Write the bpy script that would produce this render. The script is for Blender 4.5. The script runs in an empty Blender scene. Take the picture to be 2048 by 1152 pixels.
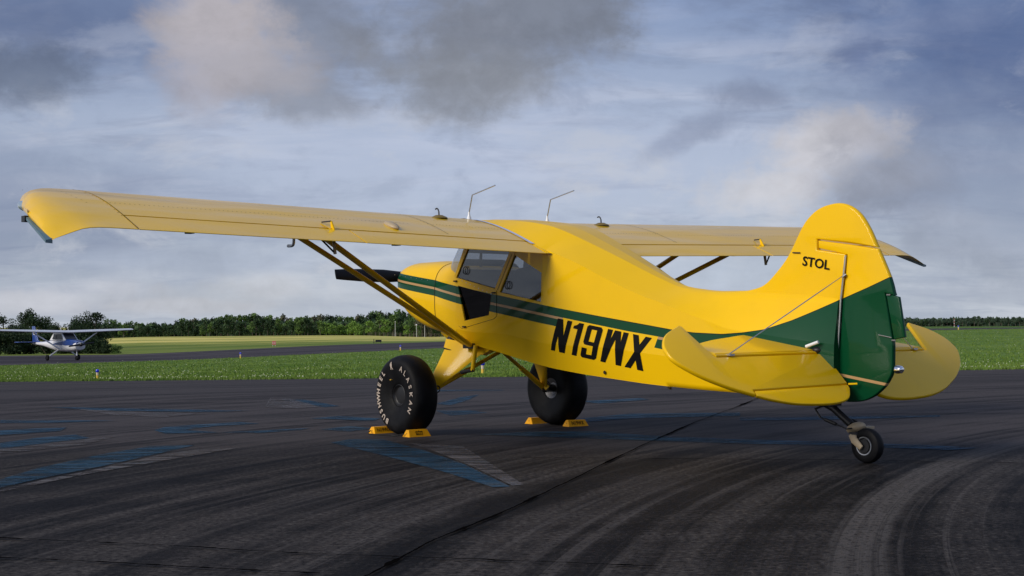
import bpy, bmesh, math, random
import numpy as np
from mathutils import Vector, Matrix
from mathutils.geometry import tessellate_polygon
random.seed(7); rng = np.random.default_rng(7)
R = math.radians
SC = bpy.context.scene
COL = SC.collection
# ------------------------------------------------------------------ camera, sky, sun, exposure
F, CAMH, PITCH, ROLL = 2846.9, 1.0715, 0.0253, 0.0056          # focal length in pixels of a 2048 wide frame
cd = bpy.data.cameras.new('camera'); cam = bpy.data.objects.new('camera', cd); COL.objects.link(cam)
cd.sensor_width = 36; cd.lens = F / 2048 * 36; cd.clip_start = .1; cd.clip_end = 30000
cam.matrix_world = Matrix.Translation((0, 0, CAMH)) @ Matrix.Rotation(math.pi/2 + PITCH, 4, 'X') @ Matrix.Rotation(-ROLL, 4, 'Z')
SC.camera = cam
EXPO = 0.35
SC.view_settings.view_transform = 'Standard'; SC.view_settings.look = 'None'
SC.view_settings.gamma = 1; SC.view_settings.use_curve_mapping = False; SC.view_settings.exposure = EXPO
SC.cycles.use_denoising = True
SC.cycles.max_bounces = 8; SC.cycles.transparent_max_bounces = 16
SUN_DIR = Vector((-.850, -.527, 0)).normalized(); SUN_EL = R(30)
sd = bpy.data.lights.new('sun', 'SUN'); sun = bpy.data.objects.new('sun', sd); COL.objects.link(sun)
sd.energy = 2.35; sd.angle = R(34); sd.color = (1, .93, .82)
sv = Vector((SUN_DIR.x*math.cos(SUN_EL), SUN_DIR.y*math.cos(SUN_EL), math.sin(SUN_EL)))
sun.rotation_euler = sv.to_track_quat('Z', 'Y').to_euler()

def lin(c):
    return tuple(((v/255)/12.92 if v/255 <= .04045 else ((v/255+.055)/1.055)**2.4) for v in c)
def ray(px, py):
    X = (px-1024)/F; Z = -(py-576)/F
    x = X*math.cos(ROLL)+Z*math.sin(ROLL); u = -X*math.sin(ROLL)+Z*math.cos(ROLL)
    return Vector((x, math.cos(PITCH)-u*math.sin(PITCH), math.sin(PITCH)+u*math.cos(PITCH)))
def at(px, py, d):
    r = ray(px, py); return Vector((r.x*d/r.y, d, CAMH + r.z*d/r.y))

# ---- node helper
class NT:
    def __init__(s, tree): s.t = tree; s.n = tree.nodes; s.l = tree.links
    def new(s, kind, **kw):
        n = s.n.new(kind)
        for k, v in kw.items(): setattr(n, k, v)
        return n
    def put(s, sock, v):
        if hasattr(v, 'is_linked') or isinstance(v, bpy.types.NodeSocket): s.l.new(v, sock)
        else:
            if isinstance(v, (tuple, list)) and len(v) == 3 and sock.type == 'RGBA': v = (*v, 1)
            sock.default_value = v
    def m(s, op, a, b=0.0, c=0.0, clamp=False):
        n = s.new('ShaderNodeMath', operation=op, use_clamp=clamp)
        s.put(n.inputs[0], a); s.put(n.inputs[1], b); s.put(n.inputs[2], c); return n.outputs[0]
    def vm(s, op, a, b=(0, 0, 0)):
        n = s.new('ShaderNodeVectorMath', operation=op); s.put(n.inputs[0], a)
        if op == 'SCALE': s.put(n.inputs['Scale'], b)
        else: s.put(n.inputs[1], b)
        return n.outputs['Value'] if op in ('DOT_PRODUCT', 'LENGTH') else n.outputs[0]
    def mix(s, f, a, b):
        n = s.new('ShaderNodeMix', data_type='RGBA'); s.put(n.inputs[0], f); s.put(n.inputs[6], a); s.put(n.inputs[7], b); return n.outputs[2]
    def ss(s, v, lo, hi):
        n = s.new('ShaderNodeMapRange', interpolation_type='SMOOTHSTEP'); s.put(n.inputs[0], v)
        n.inputs[1].default_value = lo; n.inputs[2].default_value = hi; return n.outputs[0]
    def noise(s, vec, scale, detail=6, rough=.55, dist=0.0, out=0):
        n = s.new('ShaderNodeTexNoise'); s.put(n.inputs['Vector'], vec); n.inputs['Scale'].default_value = scale
        n.inputs['Detail'].default_value = detail; n.inputs['Roughness'].default_value = rough; n.inputs['Distortion'].default_value = dist
        return n.outputs[out]
    def mapping(s, vec, rot=(0, 0, 0), sc=(1, 1, 1), loc=(0, 0, 0)):
        n = s.new('ShaderNodeMapping'); s.put(n.inputs[0], vec); n.inputs[1].default_value = loc
        n.inputs[2].default_value = rot; n.inputs[3].default_value = sc; return n.outputs[0]
    def sep(s, v):
        n = s.new('ShaderNodeSeparateXYZ'); s.put(n.inputs[0], v); return n.outputs
    def comb(s, x, y, z):
        n = s.new('ShaderNodeCombineXYZ'); s.put(n.inputs[0], x); s.put(n.inputs[1], y); s.put(n.inputs[2], z); return n.outputs[0]

def build_world():
    w = bpy.data.worlds.new('World'); SC.world = w; w.use_nodes = True
    t = NT(w.node_tree); t.n.clear()
    STR = .1; K = 1/STR/2**EXPO
    col = lambda c: tuple(v*K for v in lin(c))
    gen = t.new('ShaderNodeTexCoord').outputs['Generated']
    d = t.vm('NORMALIZE', gen); x, y, z = t.sep(d)
    sky = t.new('ShaderNodeTexSky', sky_type='NISHITA'); sky.sun_disc = False
    sky.sun_elevation = SUN_EL; sky.sun_rotation = math.atan2(SUN_DIR.x, SUN_DIR.y); sky.air_density = 1; sky.dust_density = 1.5
    # layered cloud coordinates: flatten towards the horizon
    k = t.m('DIVIDE', 1, t.m('ADD', t.m('MAXIMUM', z, 0), .16))
    P = t.comb(t.m('MULTIPLY', x, k), t.m('MULTIPLY', y, k), t.m('MULTIPLY', z, 1.2))
    Q = t.mapping(d, sc=(1, 1, 3.2))
    n_st = t.noise(t.mapping(P, rot=(0, 0, .25), sc=(1, 2.2, 1)), 1.7, 8, .6, .6)
    Q2 = t.mapping(d, sc=(1, 1, 1.35))
    n_fl = t.noise(Q2, 13.0, 8, .60, .25)
    n_f2 = t.noise(Q2, 42.0, 6, .62, .3)
    n_big = t.noise(t.mapping(d, sc=(1, 1, 2)), 3.1, 5, .5)
    zt = t.ss(z, 0.0, .30)
    veil = t.mix(zt, col((182, 191, 206)), col((126, 145, 186)))
    base = t.mix(.88, sky.outputs[0], veil)
    # wide soft streaks
    f = t.m('MULTIPLY', t.ss(n_st, .44, .66), .80)
    base = t.mix(f, base, t.mix(zt, col((198, 204, 214)), col((160, 173, 204))))
    fz = t.m('MULTIPLY', t.ss(t.noise(t.mapping(P, sc=(1, 1.5, 1)), 2.9, 8, .62, .4), .47, .68), .62)
    base = t.mix(fz, base, t.mix(zt, col((150, 160, 180)), col((108, 120, 148))))
    ndist = t.m('ADD', t.m('MULTIPLY', t.m('SUBTRACT', n_fl, .5), 1.9), t.m('MULTIPLY', t.m('SUBTRACT', n_f2, .5), .9))
    shade = t.ss(t.m('ADD', t.m('MULTIPLY', t.noise(t.mapping(Q2, loc=(2, 5, 1)), 8.0, 7, .6, .4), .75), t.m('MULTIPLY', n_f2, .25)), .36, .64)
    def blob(px, py, rx, ry, c, amt, ang=0, soft=.8, nz=1.0):
        nonlocal base
        cdir = ray(px, py).normalized()
        rt = Vector((cdir.y, -cdir.x, 0)).normalized(); up = rt.cross(cdir)
        ca, sa = math.cos(R(ang)), math.sin(R(ang))
        e1 = (rt*ca + up*sa)/(rx/F); e2 = (up*ca - rt*sa)/(ry/F)
        a = t.m('SUBTRACT', t.vm('DOT_PRODUCT', d, tuple(e1)), cdir.dot(e1))
        b = t.m('SUBTRACT', t.vm('DOT_PRODUCT', d, tuple(e2)), cdir.dot(e2))
        r = t.m('SQRT', t.m('ADD', t.m('MULTIPLY', a, a), t.m('MULTIPLY', b, b)))
        fwd = t.m('GREATER_THAN', t.vm('DOT_PRODUCT', d, tuple(cdir)), .3)
        v = t.m('ADD', r, t.m('MULTIPLY', ndist, nz))
        g = t.ss(v, 1.0+soft*.5, 1.0-soft*.7)
        k_ = .13 if nz >= .8 else .0
        cc = t.mix(shade, tuple(v*(1-k_) for v in col(c)), tuple(v*(1+k_*1.1) for v in col(c)))
        base = t.mix(t.m('MULTIPLY', t.m('MULTIPLY', g, amt), fwd), base, cc)
    # broad light and dark fields of the high layer
    blob(1000, 330, 1000, 170, (186, 197, 222), .55, 0, 1.3, .5)
    blob(900, 560, 1100, 80, (190, 198, 211), .45, 0, 1.2, .6)
    blob(2040, 90, 420, 200, (70, 92, 138), .8, -8, 1.3, .5)
    blob(90, 40, 380, 110, (86, 102, 138), .75, 0, 1.3, .5)
    blob(1980, 370, 260, 150, (118, 132, 162), .55, 0, 1.2, .7)
    blob(60, 440, 330, 140, (112, 126, 156), .6, 0, 1.3, .6)
    n_pf = t.noise(t.mapping(Q2, sc=(1, 1, 1.5), loc=(7, 2, 3)), 9.0, 8, .62, .35)
    pf = t.m('MULTIPLY', t.ss(n_pf, .50, .66), t.m('MULTIPLY', t.ss(z, .34, .02), .72))
    base = t.mix(pf, base, t.mix(zt, col((206, 209, 215)), col((168, 177, 200))))
    pd = t.m('MULTIPLY', t.ss(n_pf, .48, .34), .34)
    base = t.mix(pd, base, t.mix(zt, col((150, 162, 184)), col((104, 119, 152))))
    # dark cumulus
    blob(70, 150, 120, 60, (96, 106, 126), .65, 0, .8)
    blob(600, 30, 140, 80, (120, 126, 141), .7, -10, 1.0)
    blob(740, 60, 190, 100, (132, 140, 158), .40, 0, 1.2)
    blob(990, 60, 240, 130, (127, 132, 144), .85, 0, .8)
    blob(1110, 20, 130, 95, (120, 127, 142), .8, 0, .7)
    blob(930, 165, 150, 75, (140, 145, 156), .8, 0, .9)
    blob(590, 190, 130, 55, (130, 136, 150), .75, -12, .9)
    blob(1500, 190, 90, 24, (122, 132, 158), .55, -8, .9)
    blob(1390, 262, 110, 30, (130, 140, 166), .5, 25, .9)
    blob(1710, 110, 60, 34, (104, 118, 156), .5, 0, .9)
    blob(1770, 370, 150, 70, (134, 143, 163), .85, 0, .9)
    # sunlit cumulus
    blob(430, 55, 120, 105, (176, 171, 176), .92, 0, .7)
    blob(400, 150, 90, 80, (165, 163, 173), .75, 0, .9)
    blob(510, 140, 110, 60, (162, 160, 168), .8, 0, .9)
    blob(1545, 375, 140, 54, (198, 199, 206), .85, 8, .7)
    blob(1635, 305, 130, 80, (201, 200, 206), .88, 20, .7)
    blob(1720, 265, 70, 44, (180, 180, 190), .65, -20, .7)
    blob(1720, 350, 120, 60, (158, 163, 178), .6, 0, .9)
    blob(1890, 470, 120, 60, (160, 168, 184), .6, 0, .9)
    blob(2020, 525, 90, 45, (156, 165, 182), .5, 0, .9)
    blob(150, 602, 260, 30, (182, 186, 196), .75, 0, .9)
    blob(560, 590, 240, 30, (184, 190, 200), .7, 0, .9)
    blob(60, 600, 110, 34, (196, 198, 206), .7, 0, .8)
    blob(230, 575, 90, 18, (194, 197, 206), .55, 0, .9)
    blob(540, 572, 110, 30, (200, 203, 210), .6, 0, .8)
    blob(350, 612, 160, 16, (196, 198, 205), .6, 0, .8)
    blob(1960, 585, 160, 22, (170, 178, 194), .5, 0, .9)
    blob(420, 520, 330, 26, (170, 180, 198), .6, 0, 1.0)
    blob(1500, 560, 300, 60, (178, 189, 206), .6, 0, 1.0)
    bg = t.new('ShaderNodeBackground'); t.put(bg.inputs[0], base); bg.inputs[1].default_value = STR
    o = t.new('ShaderNodeOutputWorld'); t.l.new(bg.outputs[0], o.inputs[0])
build_world()

# ------------------------------------------------------------------ materials
MATS = {}
def mat(name, base=(.5, .5, .5), rough=.5, metal=0.0, coat=0.0, coat_r=.05, spec=.5, build=None, alpha=None, trans=0.0):
    if name in MATS: return MATS[name]
    m = bpy.data.materials.new(name); m.use_nodes = True
    t = NT(m.node_tree); b = t.n['Principled BSDF']
    b.inputs['Base Color'].default_value = (*base, 1); b.inputs['Roughness'].default_value = rough
    b.inputs['Metallic'].default_value = metal; b.inputs['Coat Weight'].default_value = coat
    b.inputs['Coat Roughness'].default_value = coat_r; b.inputs['Specular IOR Level'].default_value = spec
    if build: build(t, b)
    MATS[name] = m; return m
def bump(t, b, h, strength, dist, coat=True):
    n = t.new('ShaderNodeBump'); n.inputs['Strength'].default_value = strength; n.inputs['Distance'].default_value = dist
    t.put(n.inputs['Height'], h); t.l.new(n.outputs[0], b.inputs['Normal'])
    if coat: t.l.new(n.outputs[0], b.inputs['Coat Normal'])
OBJ = lambda t: t.new('ShaderNodeTexCoord').outputs['Object']
POS = lambda t: t.new('ShaderNodeNewGeometry').outputs['Position']
YEL = (.84, .500, .0004); GRN = (.0006, .050, .017); BEI = (.45, .27, .12)
def dirt(t, c, amt=.12, sc=3.0):
    n = t.noise(OBJ(t), sc, 6, .6); return t.mix(t.m('MULTIPLY', t.ss(n, .45, .8), amt), c, (.30, .18, .03))
def yellow(t, b):
    t.put(b.inputs['Base Color'], dirt(t, YEL, .10))
    bump(t, b, t.noise(t.mapping(OBJ(t), sc=(1, .35, 1)), 5.0, 3, .5), .10, .012)
mat('yellow_paint', YEL, .45, 0, .40, .12, spec=.12, build=yellow)
def wingskin(t, b):
    o = OBJ(t); t.put(b.inputs['Base Color'], dirt(t, YEL, .05, 1.2))
    h = t.noise(t.mapping(o, sc=(1.6, .38, 1)), 2.0, 1, .4)
    bump(t, b, h, .6, .06)
mat('wing_paint', YEL, .38, 0, .62, .10, spec=.3, build=wingskin)
def curve(t, x, pts, smooth=False):
    n = t.new('ShaderNodeFloatCurve'); c = n.mapping.curves[0]
    pts = sorted((min(1, max(0, (a+5.2)/6.4)), b/2) for a, b in pts)
    while len(c.points) < len(pts): c.points.new(.5, .5)
    for p, (a, b) in zip(c.points, pts): p.location = (a, b); p.handle_type = 'AUTO' if smooth else 'VECTOR'
    n.mapping.update(); t.put(n.inputs['Value'], x); return t.m('MULTIPLY', n.outputs[0], 2)
TOPL = [(1.1, 1.632), (.225, 1.526), (-.253, 1.453), (-.92, 1.350), (-1.55, 1.254), (-2.28, 1.137), (-2.796, 1.057), (-3.07, 1.014), (-3.26, .994), (-3.53, .982), (-3.723, .994), (-3.911, 1.018), (-4.15, 1.090), (-4.353, 1.165), (-4.6, 1.257), (-4.835, 1.336), (-5.12, 1.44)]
MIDL = [(1.1, 1.567), (.225, 1.455), (-.253, 1.376), (-.83, 1.282), (-1.55, 1.176), (-1.748, 1.145), (-2.586, 1.004), (-2.889, .961), (-3.0, .945), (-5.2, .945)]
LOWL = [(1.1, 1.480), (.226, 1.368), (-.252, 1.285), (-.84, 1.19), (-1.549, 1.082), (-1.719, 1.059), (-2.856, .867), (-2.955, .850), (-3.6, .80), (-4.2, .60), (-4.45, .25), (-5.2, .2)]
def livery(t, b):
    o = OBJ(t); x, y, z = t.sep(o)
    u = t.m('DIVIDE', t.m('ADD', x, 5.2), 6.4)
    T = curve(t, u, TOPL); M = curve(t, u, MIDL); L = curve(t, u, LOWL)
    lt = lambda a, c: t.m('LESS_THAN', a, c)
    gt = lambda a, c: t.m('GREATER_THAN', a, c)
    AND = lambda a, c: t.m('MULTIPLY', a, c)
    fwd = gt(x, -2.96)
    cutx = t.m('SUBTRACT', x, t.m('MULTIPLY', t.m('SUBTRACT', 1.0, z), .40))     # slanted ends of the lower stripe
    gap = AND(lt(cutx, -1.800), gt(cutx, -2.915))
    upper = AND(lt(z, T), t.m('MAXIMUM', gt(z, M), t.m('SUBTRACT', 1, fwd)))
    low = AND(AND(lt(z, t.m('SUBTRACT', M, .023)), gt(z, L)), AND(fwd, t.m('SUBTRACT', 1, gap)))
    aft = AND(gt(z, L), t.m('SUBTRACT', 1, fwd))
    green = t.m('MAXIMUM', AND(upper, t.m('MAXIMUM', fwd, aft)), low)
    bei = AND(AND(AND(lt(z, M), gt(z, t.m('SUBTRACT', M, .023))), fwd), t.m('SUBTRACT', 1, gap))
    rb = t.m('ADD', t.m('MULTIPLY', t.m('ADD', x, 4.573), .145), .674)
    rud = AND(AND(lt(z, rb), gt(z, t.m('SUBTRACT', rb, .022))), lt(x, -4.56))
    bei = t.m('MAXIMUM', bei, rud)
    c = dirt(t, YEL, .08)
    c = t.mix(green, c, GRN); c = t.mix(bei, c, BEI)
    line = AND(AND(lt(z, T), gt(z, t.m('SUBTRACT', T, .007))), lt(x, -2.0))
    c = t.mix(line, c, (.006, .012, .006))
    t.put(b.inputs['Base Color'], c)
    h = t.m('ADD', t.noise(t.mapping(o, sc=(.5, 1, 1)), 3.5, 3, .5), t.m('MULTIPLY', t.noise(o, 11, 2, .5), .06))
    bump(t, b, h, .12, .014)
mat('livery_paint', YEL, .45, 0, .36, .06, spec=.10, build=livery)
mat('dark_seam', (.012, .009, .004), .8)
mat('letter_black', (.004, .004, .004), .5, spec=.12)
mat('tape', (.50, .55, .70), .4)
mat('metal', (.55, .56, .58), .35, 1.0)
mat('dull_metal', (.20, .20, .21), .5, .8)
mat('chrome', (.8, .8, .82), .12, 1.0)
mat('dark_metal', (.02, .02, .022), .45, .3)
mat('blue_plate', (.06, .13, .16), .45, 0, .4)
mat('lens', (.25, .33, .38), .08, 0, .8, .02)
mat('antenna_white', (.75, .76, .78), .4)
mat('brass', (.30, .20, .05), .45, .6)
mat('casting', (.40, .31, .19), .5)
mat('propeller_black', (.006, .0065, .009), .5, spec=.2)
def rubber(t, b):
    n = t.noise(OBJ(t), 9, 6, .6); t.put(b.inputs['Base Color'], t.mix(t.ss(n, .4, .8), (.006, .006, .007), (.013, .013, .015)))
    t.put(b.inputs['Roughness'], t.m('ADD', t.m('MULTIPLY', n, .25), .42)); bump(t, b, t.noise(OBJ(t), 60, 3, .5), .12, .004, False)
mat('rubber', (.014, .014, .016), .5, spec=.12, build=rubber)
mat('letter_white', (.50, .42, .36), .8, spec=.1)
mat('chock_orange', (.95, .43, .006), .5, spec=.2, build=lambda t, b: t.put(b.inputs['Base Color'], dirt(t, (.95, .43, .006), .3, 14)))
mat('cord_black', (.008, .008, .008), .8)
mat('interior', (.012, .012, .014), .8)
mat('seat_cloth', (.055, .05, .05), .9)
def glass_mat(name, tint, rough=.02):
    m = bpy.data.materials.new(name); m.use_nodes = True; t = NT(m.node_tree); t.n.clear()
    bf = t.new('ShaderNodeNewGeometry').outputs['Backfacing']
    g = t.new('ShaderNodeBsdfGlossy'); g.inputs['Roughness'].default_value = rough; g.inputs[0].default_value = (.95, .97, 1, 1)
    tr = t.new('ShaderNodeBsdfTransparent'); tr.inputs[0].default_value = (*tint, 1)
    fr = t.new('ShaderNodeFresnel'); t.put(fr.inputs[0], t.m('ADD', 1.5, t.m('MULTIPLY', bf, -.8333)))
    mx = t.new('ShaderNodeMixShader'); t.put(mx.inputs[0], t.m('ADD', fr.outputs[0], .03, clamp=True)); t.l.new(tr.outputs[0], mx.inputs[1]); t.l.new(g.outputs[0], mx.inputs[2])
    o = t.new('ShaderNodeOutputMaterial'); t.l.new(mx.outputs[0], o.inputs[0]); MATS[name] = m
glass_mat('window_glass', (.52, .54, .57)); glass_mat('windshield_glass', (.72, .75, .78)); glass_mat('dark_glass', (.10, .09, .09))

def asphalt(t, b):
    p = POS(t); x, y, z = t.sep(p)
    # aircraft and mowers turn on one wide arc here: streaks run round a point to the right of the view
    dx = t.m('SUBTRACT', x, 18.3); dy = t.m('SUBTRACT', y, 2.2)
    r = t.m('SQRT', t.m('ADD', t.m('MULTIPLY', dx, dx), t.m('MULTIPLY', dy, dy)))
    arc = t.m('MULTIPLY', t.m('ARCTAN2', dy, t.m('MULTIPLY', dx, -1)), 19)
    A = t.comb(r, arc, 0)
    s1 = t.noise(t.mapping(A, sc=(2.4, .10, 1)), 1.0, 8, .62, .25)
    s2 = t.noise(t.mapping(A, sc=(6.5, .09, 1), loc=(3, 1, 0)), 1.0, 6, .65, .2)
    s3 = t.noise(t.mapping(p, rot=(0, 0, R(6)), sc=(.10, 1.9, 1)), .9, 7, .62, .3)
    big = t.noise(p, .30, 5, .55); big2 = t.noise(t.mapping(p, loc=(9, 3, 0)), .16, 4, .5)
    mid = t.noise(p, 3.2, 6, .7); fine = t.noise(p, 27, 5, .78); grit = t.noise(p, 70, 2, .8)
    far = t.ss(y, 11, 17)  # lifts the distant streaks, part of the sheen painted into the colour
    s4 = t.noise(t.mapping(A, sc=(17, .055, 1), loc=(1, 7, 0)), 1.0, 5, .6, .15)
    s5 = t.noise(t.mapping(A, sc=(1.1, .22, 1), loc=(5, 2, 0)), 1.0, 4, .55)
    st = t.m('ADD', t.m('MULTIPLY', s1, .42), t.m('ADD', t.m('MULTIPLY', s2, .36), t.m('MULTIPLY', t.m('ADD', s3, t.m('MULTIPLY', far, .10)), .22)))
    v = t.ss(st, .43, .575)
    c = t.mix(v, (.0034, .0030, .0030), (.041, .0350, .0312))
    c = t.mix(t.m('MULTIPLY', t.ss(big2, .45, .66), .55), c, (.006, .0054, .0056))
    c = t.mix(t.m('MULTIPLY', t.ss(big, .45, .68), .28), c, (.040, .035, .034))
    thin = t.m('MULTIPLY', t.ss(s4, .52, .62), t.ss(s5, .40, .60))
    c = t.mix(t.m('MULTIPLY', thin, .75), c, (.066, .058, .053))
    c = t.mix(t.m('MULTIPLY', t.m('MULTIPLY', t.ss(s4, .47, .34), t.ss(s5, .62, .40)), .55), c, (.004, .0037, .0038))
    # one long pale scrub band of a turning tyre
    wv = t.m('ADD', r, t.m('MULTIPLY', t.m('SUBTRACT', mid, .5), .10))
    band = t.ss(t.m('ABSOLUTE', t.m('SUBTRACT', wv, 17.28)), .165, .10)
    rib = t.ss(t.noise(t.mapping(A, sc=(30, .10, 1)), 1.0, 3, .6), .36, .56)
    band = t.m('MULTIPLY', band, t.m('ADD', .34, t.m('MULTIPLY', rib, .60)))
    b2 = t.m('MULTIPLY', t.ss(t.m('ABSOLUTE', t.m('SUBTRACT', wv, 18.05)), .10, .04), .0)
    b3 = t.m('MULTIPLY', t.ss(t.m('ABSOLUTE', t.m('SUBTRACT', wv, 20.6)), .20, .08), .12)
    c = t.mix(t.m('MAXIMUM', band, t.m('MAXIMUM', b2, b3)), c, (.085, .076, .069))
    c = t.mix(t.m('MULTIPLY', t.ss(mid, .42, .70), .30), c, t.mix(v, (.014, .0125, .013), (.055, .050, .048)))
    c = t.mix(t.m('MULTIPLY', t.ss(fine, .50, .64), .62), c, t.mix(v, (.026, .0225, .021), (.105, .092, .082)))
    c = t.mix(t.m('MULTIPLY', t.ss(fine, .51, .36), .88), c, (.0015, .0015, .0016))
    c = t.mix(t.m('MULTIPLY', t.ss(grit, .64, .73), .7), c, (.15, .137, .13))
    # paler beyond the cross joint: grazing sky sheen painted into the colour
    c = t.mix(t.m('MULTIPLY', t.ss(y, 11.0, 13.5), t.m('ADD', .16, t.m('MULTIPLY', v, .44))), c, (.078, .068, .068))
    t.put(b.inputs['Base Color'], c)
    t.put(b.inputs['Roughness'], t.m('ADD', .58, t.m('MULTIPLY', st, .3)))
    bump(t, b, t.m('ADD', fine, t.m('MULTIPLY', grit, .4)), .5, .008, False)
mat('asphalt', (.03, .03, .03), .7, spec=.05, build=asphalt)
def taxi(t, b):
    p = POS(t); s = t.noise(t.mapping(p, rot=(0, 0, R(8)), sc=(.02, .22, 1)), 1.0, 7, .6)
    t.put(b.inputs['Base Color'], t.mix(t.ss(s, .38, .64), (.024, .021, .025), (.090, .078, .082)))
mat('taxiway_asphalt', (.04, .04, .045), .8, spec=.05, build=taxi)
def worn(t, b, c, thr, sc=(1, 1, 1)):
    p = POS(t); n = t.noise(t.mapping(p, rot=(0, 0, -R(66)), sc=(.55, 2.6, 1)), 3.2, 8, .72)
    f = t.noise(p, 60, 3, .7)
    a = t.ss(t.m('ADD', n, t.m('MULTIPLY', t.m('SUBTRACT', f, .5), .35)), thr-.05, thr+.13)
    n2 = t.noise(t.mapping(p, sc=(.8, 1.6, 1), loc=(4, 2, 0)), 1.6, 5, .6)
    cc = t.mix(t.ss(n, .45, .7), tuple(v*.6 for v in c), tuple(v*1.15 for v in c)); cc = t.mix(t.m('MULTIPLY', t.ss(n2, .5, .68), .55), cc, (.070, .085, .098))
    t.put(b.inputs['Base Color'], cc); t.put(b.inputs['Alpha'], t.m('MULTIPLY', a, t.m('ADD', .55, t.m('MULTIPLY', t.ss(n2, .35, .6), .40))))
mat('blue_marking', (.03, .075, .13), .7, spec=.05, build=lambda t, b: worn(t, b, (.030, .082, .135), .38))
mat('white_marking', (.10, .095, .10), .75, spec=.05, build=lambda t, b: worn(t, b, (.150, .138, .138), .42))
mat('tar', (.0035, .0032, .0032), .9, spec=0.0)
def lawn(t, b):
    p = POS(t); n = t.noise(t.mapping(p, sc=(.35, 1, 1)), .55, 7, .6); n2 = t.noise(p, 5, 4, .7)
    c = t.mix(t.ss(n, .36, .66), (.060, .130, .012), (.125, .200, .035)); c = t.mix(t.m('MULTIPLY', t.ss(n2, .4, .7), .5), c, (.15, .21, .05))
    t.put(b.inputs['Base Color'], c)
mat('lawn_green', (.06, .1, .02), .9, spec=.15, build=lawn)
def blade(t, b):
    p = POS(t); n = t.noise(t.mapping(p, sc=(.35, 1, 1)), .55, 6, .6); r = t.new('ShaderNodeNewGeometry').outputs['Random Per Island']
    c = t.mix(t.ss(n, .36, .66), (.070, .155, .012), (.140, .220, .036)); t.put(b.inputs['Base Color'], t.mix(t.m('MULTIPLY', r, .5), c, (.20, .24, .06)))
mat('grass_blade', (.07, .12, .02), .8, spec=.2, build=blade)
mat('clover_white', (.42, .44, .30), .9)
def fieldm(t, b):
    p = POS(t); n = t.noise(t.mapping(p, sc=(.006, .03, .1)), 1.6, 7, .6); n2 = t.noise(t.mapping(p, sc=(.05, .16, .1)), 1.0, 6, .65)
    x, y, z = t.sep(p)
    f = t.m('ADD', t.m('MULTIPLY', n, .65), t.m('MULTIPLY', n2, .35))
    c = t.mix(t.ss(f, .40, .56), (.17, .215, .035), (.62, .53, .15))
    c = t.mix(t.ss(x, 20, 60), c, t.mix(t.ss(f, .4, .6), (.05, .11, .014), (.10, .16, .03)))
    edge = t.m('ADD', t.m('MULTIPLY', t.m('SUBTRACT', n2, .5), 90), t.m('SUBTRACT', y, 215))
    c = t.mix(t.m('MULTIPLY', t.ss(edge, 25, -20), .85), c, (.09, .15, .022))
    t.put(b.inputs['Base Color'], c)
mat('field_grass', (.2, .2, .05), .95, spec=.1, build=fieldm)
def leafmat(name, lo, hi):
    def bl(t, b):
        r = t.new('ShaderNodeNewGeometry').outputs['Random Per Island']; o = t.new('ShaderNodeObjectInfo').outputs['Random']
        c = t.mix(r, lo, hi); c = t.mix(t.m('MULTIPLY', o, .55), c, tuple(v*.55 for v in lo)); t.put(b.inputs['Base Color'], c)
    mat(name, lo, .75, spec=.25, build=bl)
leafmat('leaf_darkest', (.012, .030, .010), (.038, .070, .022))  # deepest leaf green, for the nearer trees and bushes
leafmat('leaf_dark', (.020, .048, .018), (.066, .115, .040))
leafmat('leaf_mid', (.075, .145, .034), (.160, .250, .062))
leafmat('leaf_light', (.120, .235, .030), (.215, .340, .066))
leafmat('leaf_grey', (.11, .12, .06), (.20, .19, .12))
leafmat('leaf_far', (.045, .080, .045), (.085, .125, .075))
mat('bark', (.09, .075, .06), .9)
mat('light_blue', (.01, .02, .55), .3, 0, .5)
mat('light_yellow', (.80, .50, .06), .6)
mat('light_pale', (.62, .50, .36), .6)
mat('sign_red', (.50, .10, .09), .6)
mat('pale_grey', (.55, .55, .55), .6)
mat('fence_wood', (.10, .085, .07), .9)
mat('plane_white', (.78, .78, .80), .3, 0, .6, .06)
mat('plane_blue', (.008, .045, .23), .25, 0, .8, .05)
mat('plane_dark', (.010, .010, .012), .3)

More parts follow.
